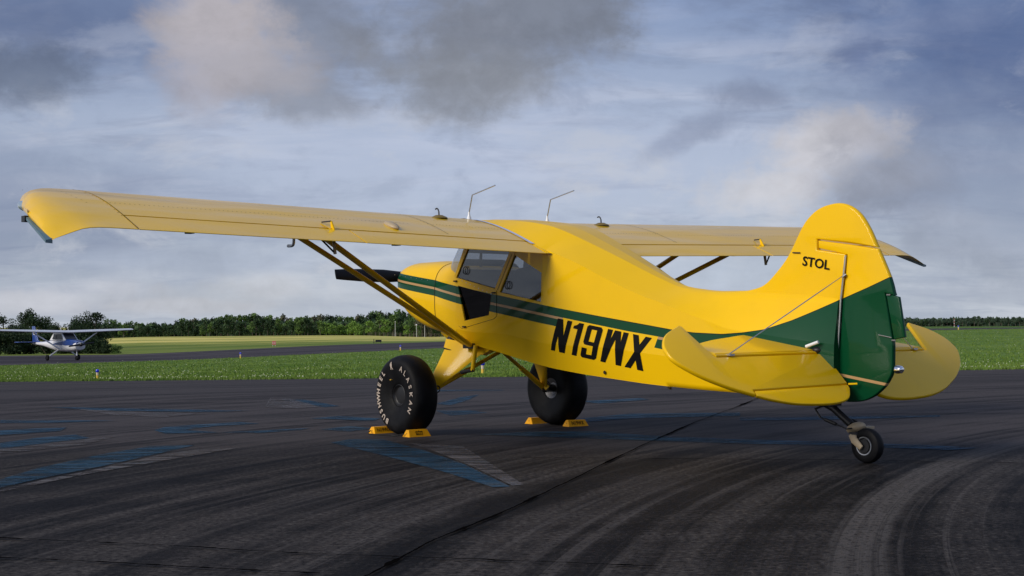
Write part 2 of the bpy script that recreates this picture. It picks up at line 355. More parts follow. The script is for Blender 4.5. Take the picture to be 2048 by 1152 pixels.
# ------------------------------------------------------------------ geometry helpers
class MB:
    def __init__(s): s.v = []; s.f = []
    def add(s, vs, fs):
        o = len(s.v); s.v += [tuple(v) for v in vs]; s.f += [tuple(i+o for i in f) for f in fs]; return s
    def box(s, c, size, rot=None):
        c = Vector(c); M = rot or Matrix.Identity(3)
        vs = [c + M @ Vector((a*size[0]/2, b*size[1]/2, d*size[2]/2)) for a in (-1, 1) for b in (-1, 1) for d in (-1, 1)]
        return s.add(vs, [(0, 1, 3, 2), (4, 6, 7, 5), (0, 4, 5, 1), (2, 3, 7, 6), (0, 2, 6, 4), (1, 5, 7, 3)])
    def tube(s, pts, r, n=10, ry=None, up=None, cap=True):
        pts = [Vector(p) for p in pts]; rs = r if isinstance(r, (list, tuple)) else [r]*len(pts)
        rings = []
        for i, p in enumerate(pts):
            a = pts[max(0, i-1)]; b = pts[min(len(pts)-1, i+1)]; d = (b-a).normalized()
            u0 = Vector(up) if up else (Vector((0, 0, 1)) if abs(d.z) < .9 else Vector((1, 0, 0)))
            e1 = (u0 - d*u0.dot(d)).normalized(); e2 = d.cross(e1)
            k = (ry if ry else 1)
            rings.append([p + e1*math.cos(2*math.pi*j/n)*rs[i] + e2*math.sin(2*math.pi*j/n)*rs[i]*k for j in range(n)])
        return s.loft(rings, True, cap)
    def loft(s, rings, closed=True, cap=False):
        n = len(rings[0]); vs = [v for r in rings for v in r]; fs = []
        for i in range(len(rings)-1):
            for j in range(n if closed else n-1):
                k = (j+1) % n; fs.append((i*n+j, i*n+k, (i+1)*n+k, (i+1)*n+j))
        if cap: fs.append(tuple(range(n))[::-1]); fs.append(tuple((len(rings)-1)*n+j for j in range(n)))
        return s.add(vs, fs)
    def lathe(s, prof, c, axis='Y', n=40, clampz=None):
        rings = []
        for r, a in prof:
            ring = []
            for j in range(n):
                th = 2*math.pi*j/n; x, z = r*math.cos(th), r*math.sin(th)
                p = {'Y': Vector((c[0]+x, c[1]+a, c[2]+z)), 'X': Vector((c[0]+a, c[1]+x, c[2]+z)), 'Z': Vector((c[0]+x, c[1]+z, c[2]+a))}[axis]
                if clampz is not None and p.z < clampz: p.z = clampz
                ring.append(p)
            rings.append(ring)
        return s.loft(rings, True, False)
    def ellipsoid(s, c, rad, n=14, m=8, rot=None):
        M = rot or Matrix.Identity(3); rings = []
        for i in range(m+1):
            a = -math.pi/2 + math.pi*i/m
            rings.append([Vector(c) + M @ Vector((rad[0]*math.cos(a)*math.cos(2*math.pi*j/n), rad[1]*math.cos(a)*math.sin(2*math.pi*j/n), rad[2]*math.sin(a))) for j in range(n)])
        return s.loft(rings)
    def poly(s, pts):
        return s.add(pts, [tuple(range(len(pts)))])
    def plate(s, outer, fn, t, holes=()):
        """flat sheet of thickness t; outline and holes in 2-D, fn(u, v, w) maps to 3-D, w = 0 outer face, w = -t back"""
        loops = [outer, *holes]; flat = [p for l in loops for p in l]
        tris = tessellate_polygon([[Vector((u, v, 0)) for u, v in l] for l in loops])
        n = len(flat); vs = [fn(u, v, 0) for u, v in flat] + [fn(u, v, -t) for u, v in flat]
        fs = [tuple(x) for x in tris] + [tuple(i+n for i in x[::-1]) for x in tris]
        o = 0
        for l in loops:
            k = len(l)
            fs += [(o+i, o+(i+1) % k, n+o+(i+1) % k, n+o+i) for i in range(k)]; o += k
        return s.add(vs, fs)
    def puff(s, pts, fn, t, r=.03, steps=5):
        """solid slab with a rounded rim"""
        k = len(pts); P = [Vector((u, v)) for u, v in pts]
        area = sum(P[i].x*P[(i+1) % k].y - P[(i+1) % k].x*P[i].y for i in range(k)); sg = 1 if area > 0 else -1
        N = []
        for i in range(k):
            e = (P[(i+1) % k]-P[i]).normalized() + (P[i]-P[i-1]).normalized(); e.normalize(); N.append(Vector((-e.y, e.x))*sg)
        rings = []
        for j in range(steps*2+1):
            a = -math.pi/2 + math.pi*j/(steps*2); ins = r*(1-math.cos(a)); w = t/2*math.sin(a)
            rings.append([fn(*(P[i]+N[i]*ins), w) for i in range(k)])
        o = len(s.v); s.loft(rings, True, False)
        ins = [Vector((*(P[i]+N[i]*r), 0)) for i in range(k)]; tr = tessellate_polygon([ins])
        last = o + steps*2*k
        for x in tr: s.f.append(tuple(o+i for i in x)); s.f.append(tuple(last+i for i in x[::-1]))
        return s
    def build(s, name, m, parent=None, smooth=False, fix=True, angle=35):
        me = bpy.data.meshes.new(name); me.from_pydata(s.v, [], s.f)
        if fix:
            b = bmesh.new(); b.from_mesh(me); bmesh.ops.remove_doubles(b, verts=b.verts, dist=1e-5); bmesh.ops.recalc_face_normals(b, faces=b.faces); b.to_mesh(me); b.free()
        if m: me.materials.append(MATS[m])
        if smooth:
            me.polygons.foreach_set('use_smooth', [True]*len(me.polygons)); me.set_sharp_from_angle(angle=R(angle))
        o = bpy.data.objects.new(name, me); COL.objects.link(o)
        if parent: o.parent = parent
        return o
def tag(o, label=None, cat=None, group=None, kind=None):
    if label: o['label'] = label
    if cat: o['category'] = cat
    if group: o['group'] = group
    if kind: o['kind'] = kind
    return o
def empty(name, loc=(0, 0, 0), rot=(0, 0, 0), **k):
    o = bpy.data.objects.new(name, None); COL.objects.link(o); o.location = loc; o.rotation_euler = rot; o.empty_display_size = .2
    return tag(o, **k)
def pchip(xs, ys, x):
    """monotone cubic interpolation, xs increasing"""
    xs = np.asarray(xs, float); ys = np.asarray(ys, float); h = np.diff(xs); dl = np.diff(ys)/h
    m = np.zeros(len(xs)); m[0] = dl[0]; m[-1] = dl[-1]
    for i in range(1, len(xs)-1):
        if dl[i-1]*dl[i] > 0:
            w1 = 2*h[i]+h[i-1]; w2 = h[i]+2*h[i-1]; m[i] = (w1+w2)/(w1/dl[i-1]+w2/dl[i])
    x = np.clip(x, xs[0], xs[-1]); i = np.clip(np.searchsorted(xs, x)-1, 0, len(h)-1); t = (x-xs[i])/h[i]
    return ((1+2*t)*(1-t)**2)*ys[i] + t*(1-t)**2*h[i]*m[i] + t*t*(3-2*t)*ys[i+1] + t*t*(t-1)*h[i]*m[i+1]
def smooth_loop(pts, n=4):
    k = len(pts); out = []
    for i in range(k):
        p0, p1, p2, p3 = (Vector(pts[(i+j-1) % k]) for j in range(4))
        for s in range(n):
            t = s/n; out.append(tuple(.5*((2*p1)+(p2-p0)*t+(2*p0-5*p1+4*p2-p3)*t*t+(3*p1-p0-3*p2+p3)*t**3)))
    return out
def spline(pts, n=6):
    out = []
    for i in range(len(pts)-1):
        p0 = Vector(pts[max(0, i-1)]); p1 = Vector(pts[i]); p2 = Vector(pts[i+1]); p3 = Vector(pts[min(len(pts)-1, i+2)])
        for s in range(n):
            t = s/n; out.append(tuple(.5*((2*p1)+(p2-p0)*t+(2*p0-5*p1+4*p2-p3)*t*t+(3*p1-p0-3*p2+p3)*t**3)))
    out.append(tuple(pts[-1])); return out
def text_mesh(s, bold=0.0):
    cu = bpy.data.curves.new('t', 'FONT'); cu.body = s; cu.offset = bold; cu.resolution_u = 3; cu.fill_mode = 'FRONT'
    o = bpy.data.objects.new('t', cu); COL.objects.link(o)
    dg = bpy.context.evaluated_depsgraph_get(); me = bpy.data.meshes.new_from_object(o.evaluated_get(dg))
    vs = [v.co.copy() for v in me.vertices]; fs = [tuple(p.vertices) for p in me.polygons]
    bpy.data.objects.remove(o); bpy.data.curves.remove(cu); bpy.data.meshes.remove(me)
    x0 = min(v.x for v in vs); x1 = max(v.x for v in vs); y0 = min(v.y for v in vs); y1 = max(v.y for v in vs)
    return [((v.x-x0)/(x1-x0), (v.y-y0)/(y1-y0)) for v in vs], fs, (x1-x0)/(y1-y0)

# ------------------------------------------------------------------ ground
EDGE = {-700: (769, 41), 0: (763.5, 38), 700: (757, 36), 1300: (749.5, 34), 2048: (738, 33), 2748: (727, 33)}
GFAR = {-700: (748, 70), 0: (731, 75), 320: (721.5, 80), 700: (705, 85), 870: (697, 88), 1300: (679, 95), 1920: (659.5, 110), 2048: (657.5, 112), 2748: (652, 118)}
TFAR = {-700: (722, 140), 0: (711.5, 150), 240: (709, 150), 320: (706, 150), 700: (689, 165), 870: (684, 175), 1300: (668, 190), 1920: (656.5, 200), 2048: (655, 200), 2748: (651, 205)}
CRST = {-700: (690, 300), 0: (690, 300), 320: (675, 380), 700: (671, 420), 870: (674.5, 420), 1300: (660, 420), 1920: (654, 500), 2048: (653, 500), 2748: (650, 500)}
BASE = {-700: (684, 500), 0: (683, 500), 320: (674, 800), 700: (672, 800), 870: (673, 700), 1300: (657, 1200), 1920: (652.5, 1500), 2048: (652, 1500), 2748: (649, 1500)}
def udz(tab, u):
    us, ds, zs = [], [], []
    for px, (row, d) in tab.items():
        p = at(px, row, d); us.append(p.x/p.y); ds.append(d); zs.append(p.z)
    return pchip(us, ds, u), pchip(us, zs, u)
US = np.unique(np.concatenate([np.linspace(-.62, .62, 63), np.array([-12, -6, -3, -2, -1.4, -1, -.8, .8, 1, 1.4, 2, 3, 6, 12])]))
TAB = [(np.full(len(US), 22.0), np.zeros(len(US)))] + [udz(T, US) for T in (EDGE, GFAR, TFAR, CRST, BASE)]
TAB.append((np.full(len(US), 9000.0), TAB[-1][1] - 1.0))
def ground_z(x, y):
    if y <= 22: return 0.0
    u = x/y; ds = [np.interp(u, US, a[0]) for a in TAB]; zs = [np.interp(u, US, a[1]) for a in TAB]
    return float(pchip(ds, zs, min(y, 8990)))
def strip(name, lo, hi, rows, m, label=None):
    mb = MB(); rings = []
    for s in range(rows+1):
        t = s/rows; ring = []
        for i, u in enumerate(US):
            d = lo[i] + (hi[i]-lo[i])*t; ring.append((u*d, d, ground_z(u*d, d)))
        rings.append(ring)
    mb.loft(rings, False); return tag(mb.build(name, m, smooth=True, fix=False), kind='structure')
DZ = [a[0] for a in TAB]
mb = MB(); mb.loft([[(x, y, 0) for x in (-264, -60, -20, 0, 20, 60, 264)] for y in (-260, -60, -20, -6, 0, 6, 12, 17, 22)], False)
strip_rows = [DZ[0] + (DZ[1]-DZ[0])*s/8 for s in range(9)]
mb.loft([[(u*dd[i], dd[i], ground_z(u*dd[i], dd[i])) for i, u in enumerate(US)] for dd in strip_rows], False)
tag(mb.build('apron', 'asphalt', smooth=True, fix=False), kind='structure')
strip('lawn', DZ[1], DZ[2], 14, 'lawn_green')
strip('taxiway', DZ[2], DZ[3], 10, 'taxiway_asphalt')
strip('field', DZ[3], DZ[5], 24, 'field_grass')
strip('ground', DZ[5], DZ[6], 12, 'field_grass')

# ---- things painted or worn into the apron (thin sheets a few mm up)
def gpt(px, py):
    r = ray(px, py); k = -CAMH/r.z; return Vector((r.x*k, r.y*k, 0))
def sheet(name, pix, m, h, label, n=1):
    pts = [gpt(*p) for p in pix]; z = lambda p: ground_z(p.x, p.y) + h
    o = MB().poly([(p.x, p.y, z(p)) for p in pts]).build(name, m, fix=False)
    return tag(o, kind='structure')
def ribbon(name, pix, w, m, h, jag=0.0, taper=None, n=8):
    pts = [Vector(p) for p in spline([tuple(gpt(*p)) for p in pix], n)]; L = []; Rr = []
    for i, p in enumerate(pts):
        d = (pts[min(i+1, len(pts)-1)]-pts[max(i-1, 0)]).normalized(); nn = Vector((-d.y, d.x, 0))
        ww = w*(taper(i/(len(pts)-1)) if taper else 1)
        a = ww*(.5+jag*random.random()); b = ww*(.5+jag*random.random())
        L.append(p+nn*a+Vector((0, 0, h))); Rr.append(p-nn*b+Vector((0, 0, h)))
    return tag(MB().loft([L, Rr], False).build(name, m, fix=False), kind='structure')
MK = [('blue_marking', [(662, 886), (700, 879), (768, 880), (850, 902), (930, 930), (1020, 974), (985, 975), (880, 942), (760, 910)]),
      ('white_marking', [(815, 886), (860, 890), (925, 893), (985, 930), (1047, 970), (1026, 973), (940, 932), (860, 900)]),
      ('blue_marking', [(0, 887), (70, 877), (150, 870), (180, 877), (110, 885), (0, 899)]),
      ('white_marking', [(0, 900), (110, 886), (185, 878), (240, 872), (170, 890), (60, 902), (0, 908)]),
      ('blue_marking', [(-60, 866), (30, 860), (135, 856), (120, 863), (0, 872), (-60, 876)]),
      ('blue_marking', [(-40, 972), (80, 936), (210, 908), (300, 893), (390, 891), (330, 905), (210, 932), (80, 958), (-40, 986)]),
      ('white_marking', [(-40, 990), (80, 962), (210, 936), (330, 909), (420, 897), (470, 898), (330, 922), (180, 948), (0, 985)]),
      ('blue_marking', [(308, 861), (330, 855), (390, 850), (480, 845), (520, 848), (430, 853), (370, 860), (440, 866), (330, 868)]),
      ('blue_marking', [(440, 866), (520, 862), (620, 857), (600, 861), (520, 867)]),
      ('blue_marking', [(90, 815), (220, 817), (380, 820), (500, 822), (400, 825), (220, 822)]),
      ('white_marking', [(150, 818), (280, 825), (400, 827), (330, 835), (220, 830)]),
      ('blue_marking', [(0, 841), (120, 841), (230, 842), (120, 846), (0, 847)]),
      ('blue_marking', [(560, 800), (610, 800), (680, 813), (650, 815), (600, 808)]),
      ('white_marking', [(540, 797), (580, 798), (640, 814), (600, 818), (530, 815)]),
      ('blue_marking', [(620, 838), (680, 833), (760, 838), (745, 843), (680, 840)]),
      ('blue_marking', [(872, 808), (920, 795), (960, 789), (935, 801), (900, 811)]),
      ('blue_marking', [(872, 822), (940, 821), (975, 826), (900, 832)]),
      ('blue_marking', [(800, 778), (880, 775), (1000, 776), (1010, 778), (880, 780)]),
      ('blue_marking', [(1160, 838), (1260, 828), (1480, 826), (1480, 832), (1260, 838), (1170, 845)]),
      ('blue_marking', [(1160, 803), (1280, 797), (1300, 800), (1200, 808)]),
      ('blue_marking', [(955, 870), (1060, 864), (1180, 863), (1320, 873), (1500, 880), (1710, 884), (1690, 893), (1500, 888), (1300, 882), (1120, 875)]),
      ('blue_marking', [(1480, 836), (1600, 834), (1880, 831), (1880, 834), (1650, 840), (1480, 842)]),
      ('blue_marking', [(1755, 888), (1850, 891), (1960, 897), (1900, 901), (1770, 896)]),
      ('blue_marking', [(640, 860), (700, 853), (745, 858), (700, 864)])]
for i, (m, pix) in enumerate(MK):
    sheet('painted_marking', pix, m, .004 + .0006*(i % 5), None)
def wob(pix, k=9, a=1.2):
    out = []
    for i in range(len(pix)-1):
        for s in range(k):
            t = s/k; out.append((pix[i][0]+(pix[i+1][0]-pix[i][0])*t + random.uniform(-a, a), pix[i][1]+(pix[i+1][1]-pix[i][1])*t+random.uniform(-a, a)*.4))
    return out + [pix[-1]]
bulge = lambda t: .50 + .9*max(0, math.sin(t*41))**6 + .5*max(0, math.sin(t*17+1))**8
ribbon('pavement_joint', wob([(700, 1170), (740, 1152), (870, 1082), (1000, 1030), (1130, 968), (1300, 885), (1400, 842), (1525, 795)]), .017, 'tar', .0095, .5, bulge, 3)
ribbon('pavement_joint', wob([(-30, 1078), (300, 1092), (600, 1110), (900, 1120), (1320, 1136)]), .012, 'tar', .0092, .6, bulge, 3)
ribbon('pavement_joint', wob([(-30, 1117), (200, 1127), (420, 1140), (640, 1150)]), .014, 'tar', .0092, .6, bulge, 3)
ribbon('pavement_joint', wob([(1040, 917), (1300, 919), (1700, 922), (2060, 929)]), .012, 'tar', .0092, .6, bulge, 3)

# ---- grass blades and clover over the lawn
def grass(name, n, hmin, hmax, m, wid, seed, clover=False):
    g = np.random.default_rng(seed); v = []; f = []
    u = g.uniform(-.42, .42, n); t = g.random(n)**(1.7)
    lo = np.interp(u, US, DZ[1]); hi = np.interp(u, US, DZ[2]); d = lo + (hi-lo)*t
    for i in range(n):
        dd = d[i] - (.28*g.random()**2 if t[i] < .012 else 0); x, y = u[i]*dd, dd
        if clover:
            c = math.sin(x*.31+1.3*math.sin(y*.23))*math.sin(y*.47+x*.05) + .35*math.sin(x*1.7)
            if c < -.25 + 1.0*g.random(): continue
        z = ground_z(x, y); h = g.uniform(hmin, hmax); k = len(v)
        if clover:
            r = g.uniform(.006, .011)
            v += [(x-r, y, z+h-r), (x+r, y, z+h-r), (x+r, y+.01, z+h+r), (x-r, y+.01, z+h+r)]; f.append((k, k+1, k+2, k+3))
        else:
            for j in range(3):
                a = g.uniform(0, 6.28); bx, by = x+g.normal()*.05, y+g.normal()*.05; k = len(v); ex, ey = math.cos(a)*wid, math.sin(a)*wid
                lx, ly = g.normal()*h*.4, g.normal()*h*.4
                v += [(bx-ex, by-ey, z-.01), (bx+ex, by+ey, z-.01), (bx+lx, by+ly, z+h)]; f.append((k, k+1, k+2))
    me = bpy.data.meshes.new(name); me.from_pydata(v, [], f); me.materials.append(MATS[m])
    o = bpy.data.objects.new(name, me); COL.objects.link(o); return o
tag(grass('grass', 70000, .02, .065, 'grass_blade', .014, 3), 'short green grass covering the strip between apron and taxiway', 'grass', kind='stuff')
tag(grass('clover_flowers', 3800, .05, .09, 'clover_white', 0, 4, True), 'white clover flowers scattered through the grass strip', 'clover', kind='stuff')

# ------------------------------------------------------------------ trees
def crown_mesh(name, m, w, h, nl, leaf, seed, lobes=9, conic=0.0, low=.12):
    g = np.random.default_rng(seed); L = []
    for i in range(lobes):
        zc = g.uniform(low+.12, .86); rad = (1-abs(zc-.5)*1.05)*(1-conic*zc)
        a = g.uniform(0, 6.28); q = g.uniform(.15, .75)*rad
        L.append((math.cos(a)*q*w/2, math.sin(a)*q*w/2, zc*h, g.uniform(.24, .40)*w/2*(1-.4*conic*zc), g.uniform(.10, .17)*h))
    n = nl; k = g.integers(0, lobes, n); v = np.zeros((n, 4, 3)); dirs = g.normal(size=(n, 3)); dirs /= np.linalg.norm(dirs, axis=1)[:, None]
    rr = g.random(n)**.35*1.12
    LA = np.array(L)[k]; c = LA[:, :3] + dirs*rr[:, None]*np.stack([LA[:, 3], LA[:, 3], LA[:, 4]], 1)
    a = g.normal(size=(n, 3)) + dirs*.2; a /= np.linalg.norm(a, axis=1)[:, None]; b = np.cross(a, g.normal(size=(n, 3))); b /= np.linalg.norm(b, axis=1)[:, None]
    s = leaf*g.uniform(.6, 1.3, n)[:, None]
    v[:, 0] = c-a*s; v[:, 1] = c-b*s*.55; v[:, 2] = c+a*s; v[:, 3] = c+b*s*.55
    me = bpy.data.meshes.new(name); me.from_pydata(v.reshape(-1, 3).tolist(), [], [(4*i, 4*i+1, 4*i+2, 4*i+3) for i in range(n)]); me.materials.append(MATS[m])
    return me
def trunk_mesh(h, r, seed, spread=.3):
    g = random.Random(seed); mb = MB(); mb.tube([(0, 0, -.3), (.04*h*g.uniform(-1, 1), 0, h*.35), (.05*h*g.uniform(-1, 1), .04*h*g.uniform(-1, 1), h*.85)], [r, r*.75, r*.25], 7)
    for i in range(4):
        a = g.uniform(0, 6.28); z = h*g.uniform(.3, .6); mb.tube([(0, 0, z), (math.cos(a)*h*spread, math.sin(a)*h*spread, z+h*.25)], [r*.4, r*.12], 5)
    me = bpy.data.meshes.new('trunk'); me.from_pydata(mb.v, [], mb.f); me.materials.append(MATS['bark']); return me
def place(name, cm, tm, loc, s, rz, label, group, sx=1.0):
    e = empty(name, loc, (0, 0, rz), label=label, cat='tree', group=group); e.scale = (s*sx, s*sx, s)
    for nm, me in (('crown', cm), ('trunk', tm)):
        if me is None: continue
        o = bpy.data.objects.new(nm, me); COL.objects.link(o); o.parent = e
    return e
FAR = {k: [crown_mesh('crown', m, wd, 1.0, 760, lf*.78, 20+i*7+sd_, lob, cn) for i in range(3)] for k, m, wd, lf, lob, cn, sd_ in
       (('dark', 'leaf_dark', .70, .058, 11, .25, 1), ('mid', 'leaf_mid', .78, .06, 10, .2, 2), ('light', 'leaf_light', .85, .06, 9, .1, 3), ('grey', 'leaf_grey', .6, .05, 9, .3, 4), ('far', 'leaf_far', .9, .065, 9, .1, 5))}
FT = trunk_mesh(1.0, .03, 3)
FL = {'dark': 'dark green pine of the distant treeline', 'mid': 'mid green broadleaf tree of the distant treeline', 'light': 'bright light green rounded tree of the distant treeline', 'grey': 'pale grey half bare tree of the distant treeline', 'far': 'hazy green tree of the far right wood'}
def where(px, d):
    if px > 1700: return (' left of the banded pole' if px < 1908 else ' right of the banded pole')
    a = ', back row' if d > 750 else (', front row' if d > 630 else ', standing forward')
    return a + (' by the blue plane wing' if px < 300 else ' left of the red sign' if px < 440 else ' behind the red sign' if px < 600 else ' left of the near tyre' if px < 740 else ' above the near tyre')
def fartree(px, d, hpx, kind, drop=0.0):
    u = at(px, 660, 1.0); x = u.x*d; z = ground_z(x, d); s = hpx*1.09/F*d
    return place('distant_tree', random.choice(FAR[kind]), FT, (x, d, z-drop), s, random.uniform(0, 6.28), FL[kind] + where(px, d), 'trees of the distant treeline', random.uniform(.85, 1.25))
def top_row(px):       # skyline of the distant wood
    return np.interp(px, [210, 250, 300, 340, 400, 450, 480, 520, 600, 680, 720, 760, 800, 850, 900], [642, 645, 645, 643, 636, 631, 632, 632, 633, 632, 632, 625, 624, 628, 627])
def base_row(px):
    return np.interp(px, [200, 320, 700, 870], [676, 673, 671, 673])
px = 215.0
while px < 905:        # front row
    d = random.uniform(640, 700); full = base_row(px)-top_row(px)
    if px < 640: kd = random.choices(['dark', 'mid', 'light'], [.78, .18, .04])[0]; hh = full*random.uniform(.55, .98)
    else: kd = random.choices(['dark', 'mid', 'light', 'grey'], [.15, .45, .35, .05])[0]; hh = full*random.uniform(.45, .85)
    if 835 < px < 865: kd = 'grey'; hh = full*.8
    fartree(px, d, hh, kd); px += random.uniform(5.0, 9.0)
px = 215.0
while px < 905:        # back row on the rise
    d = random.uniform(760, 800); full = base_row(px)-top_row(px) + 1
    kd = random.choices(['dark', 'mid', 'grey'], [.45, .40, .15])[0]
    fartree(px, d, full*random.uniform(.86, 1.04), kd); px += random.uniform(6.5, 10)
for bx, bd, bh, bk in ((738, 560, 31, 'light'), (768, 570, 36, 'light'), (812, 560, 24, 'light'), (835, 565, 22, 'mid'), (700, 600, 26, 'light'), (786, 575, 40, 'mid')):
    fartree(bx, bd, bh, bk)
px = 1795.0
while px < 2070:
    fartree(px, random.uniform(1350, 1450), random.uniform(13, 19)*(1.05 if px > 1930 else .9), random.choices(['far', 'dark'], [.75, .25])[0]); px += random.uniform(6, 9)
# solid understorey of the woods, so that no sky shows through at the foot
def wood(name, px0, px1, d0, d1, hfun, m, n, label):
    g = np.random.default_rng(int(px0)+5); v = np.zeros((n, 4, 3))
    for i in range(n):
        p = g.uniform(px0, px1); d = g.uniform(d0, d1); u = at(p, 660, 1).x; s = 1.5*g.uniform(.7, 1.6)*d/700
        c = np.array([u*d, d, ground_z(u*d, d)+g.random()**1.2*hfun(p)/F*d])
        a = g.normal(size=3); a /= np.linalg.norm(a); b = np.cross(a, g.normal(size=3)); b /= np.linalg.norm(b)
        v[i] = [c-a*s, c-b*s*.6, c+a*s, c+b*s*.6]
    me = bpy.data.meshes.new(name); me.from_pydata(v.reshape(-1, 3).tolist(), [], [(4*i, 4*i+1, 4*i+2, 4*i+3) for i in range(n)]); me.materials.append(MATS[m])
    o = bpy.data.objects.new(name, me); COL.objects.link(o); return tag(o, label, 'forest', kind='stuff')
wood('forest', 640, 930, 690, 720, lambda p: (base_row(p)-top_row(p))*.55, 'leaf_mid', 3500, 'lighter green young growth at the foot of the wood above the near tyre')
wood('forest', 150, 960, 720, 760, lambda p: (base_row(p)-top_row(p))*.72, 'leaf_dark', 9000, 'dense dark understorey of the wood behind the left field')
wood('forest', 1500, 2150, 1460, 1520, lambda p: 13, 'leaf_far', 5000, 'hazy far wood along the right horizon')
# nearer dark trees by the parked aeroplane
NT1 = [crown_mesh('crown', 'leaf_darkest', .95, 1.0, 4600, .022, 60+i, 24, .05, -.12) for i in range(3)]
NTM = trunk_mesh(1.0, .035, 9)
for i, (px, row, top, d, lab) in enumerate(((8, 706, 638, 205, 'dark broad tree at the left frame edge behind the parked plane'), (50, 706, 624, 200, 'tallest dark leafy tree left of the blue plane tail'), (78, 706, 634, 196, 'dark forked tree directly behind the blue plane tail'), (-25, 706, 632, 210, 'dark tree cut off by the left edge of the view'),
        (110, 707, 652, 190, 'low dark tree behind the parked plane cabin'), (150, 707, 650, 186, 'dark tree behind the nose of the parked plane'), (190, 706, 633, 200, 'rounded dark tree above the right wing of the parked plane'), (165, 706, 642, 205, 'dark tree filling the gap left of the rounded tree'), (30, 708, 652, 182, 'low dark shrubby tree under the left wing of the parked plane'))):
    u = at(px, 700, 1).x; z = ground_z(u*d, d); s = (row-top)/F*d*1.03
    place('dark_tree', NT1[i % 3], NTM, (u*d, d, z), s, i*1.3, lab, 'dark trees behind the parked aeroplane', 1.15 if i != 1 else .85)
BSH = [crown_mesh('crown', m, 1.6, 1.0, 2200, .05, 80+i, 16, .0, -.15) for i, m in enumerate(('leaf_darkest', 'leaf_mid'))]
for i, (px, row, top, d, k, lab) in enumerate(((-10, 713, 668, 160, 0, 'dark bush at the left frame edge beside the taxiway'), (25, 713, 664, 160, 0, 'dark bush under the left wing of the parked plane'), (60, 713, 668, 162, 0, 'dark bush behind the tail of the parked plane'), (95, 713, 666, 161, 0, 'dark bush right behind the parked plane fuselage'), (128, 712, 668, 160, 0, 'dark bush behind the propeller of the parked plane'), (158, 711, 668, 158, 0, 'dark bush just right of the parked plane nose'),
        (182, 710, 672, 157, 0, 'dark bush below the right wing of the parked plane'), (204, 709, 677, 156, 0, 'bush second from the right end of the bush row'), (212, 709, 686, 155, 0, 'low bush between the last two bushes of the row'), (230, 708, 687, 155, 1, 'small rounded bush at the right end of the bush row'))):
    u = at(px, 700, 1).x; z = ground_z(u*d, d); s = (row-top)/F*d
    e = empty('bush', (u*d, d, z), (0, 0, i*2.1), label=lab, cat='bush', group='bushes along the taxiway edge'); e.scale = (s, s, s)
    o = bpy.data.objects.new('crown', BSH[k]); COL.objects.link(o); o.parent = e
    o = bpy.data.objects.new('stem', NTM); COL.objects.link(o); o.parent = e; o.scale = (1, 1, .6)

# ------------------------------------------------------------------ airfield furniture
def marker(px, row, toprow, d, lab):
    u = at(px, row, 1).x; z = ground_z(u*d, d); H = (row-toprow)/F*d*1.05; e = empty('taxiway_light', (u*d, d, z), label=lab, cat='taxiway light', group='blue taxiway edge lights')
    MB().tube([(0, 0, -.05), (0, 0, H*.40)], H*.11, 10).build('stake', 'light_yellow', e, True)
    MB().tube([(0, 0, H*.40), (0, 0, H*.68)], H*.13, 10).build('collar', 'light_pale', e, True)
    MB().lathe([(0, H), (H*.12, H*.97), (H*.18, H*.88), (H*.18, H*.74), (H*.14, H*.68), (0, H*.68)], (0, 0, 0), 'Z', 14).build('lens', 'light_blue', e, True)
marker(195, 759, 739.5, 39.5, 'blue capped taxiway light in the grass in front of the parked plane')
marker(481, 718.5, 706.5, 78, 'small blue capped light on the far grass edge below the red sign')
marker(801, 705, 694, 84, 'small blue capped light above the near big tyre')
marker(965.5, 750.5, 726.5, 37.5, 'tall blue capped light seen under the yellow fuselage')
marker(1917, 660.5, 652, 108, 'tiny blue capped light in the grass right of the tail')
u = at(548, 690, 1).x; d = 172; z = ground_z(u*d, d); e = empty('holding_sign', (u*d, d, z), label='small red square sign on legs beyond the taxiway', cat='sign')
MB().box((0, 0, .40), (.46, .08, .44)).build('board', 'sign_red', e)
for sx in (-.15, .15):
    MB().tube([(sx, 0, -.1), (sx, 0, .2)], .025, 8).build('leg', 'pale_grey', e)
    MB().box((sx*.8, -.043, .40), (.07, .004, .26)).build('panel_mark', 'pale_grey', e)
u = at(755, 684, 1).x; d = 176; z = ground_z(u*d, d); e = empty('dark_sign', (u*d, d, z), label='low black box sign beside the far taxiway edge', cat='sign')
MB().box((.12, 0, .28), (.75, .10, .30)).build('board', 'plane_dark', e)
for sx in (-.2, .4): MB().tube([(sx, 0, -.1), (sx, 0, .14)], .03, 8).build('leg', 'plane_dark', e)
MB().tube([(-.45, 0, -.1), (-.45, 0, .50)], .05, 8).build('post', 'plane_dark', e)
for px, row, top, lab, lamp in ((790.5, 675, 645, 'thin grey pole left of the lamp post by the wood', 0), (833, 674, 650, 'pole with a white lamp head by the wood', 1), (849.5, 674, 645, 'thin grey pole nearest the yellow nose by the wood', 0)):
    u = at(px, row, 1).x; d = 430; z = ground_z(u*d, d); H = (row-top)/F*d; e = empty('lamp_post' if lamp else 'pole', (u*d, d, z), label=lab, cat='pole', group='poles by the wood')
    MB().tube([(0, 0, -.3), (0, 0, H)], [.08, .055], 8).build('shaft', 'pale_grey', e, True)
    if lamp: MB().ellipsoid((0, 0, H), (.26, .26, .22)).build('lamp_head', 'antenna_white', e, True)
    else: MB().box((0, 0, H), (.3, .12, .12)).build('cap', 'pale_grey', e)
u = at(1908.5, 654, 1).x; d = 480; z = ground_z(u*d, d); e = empty('marker_pole', (u*d, d, z), label='thin red and white banded pole in front of the far right wood', cat='pole')
for i in range(6): MB().tube([(0, 0, i*.48), (0, 0, i*.48+.48)], .075, 8).build('band', 'sign_red' if i % 2 else 'antenna_white', e)
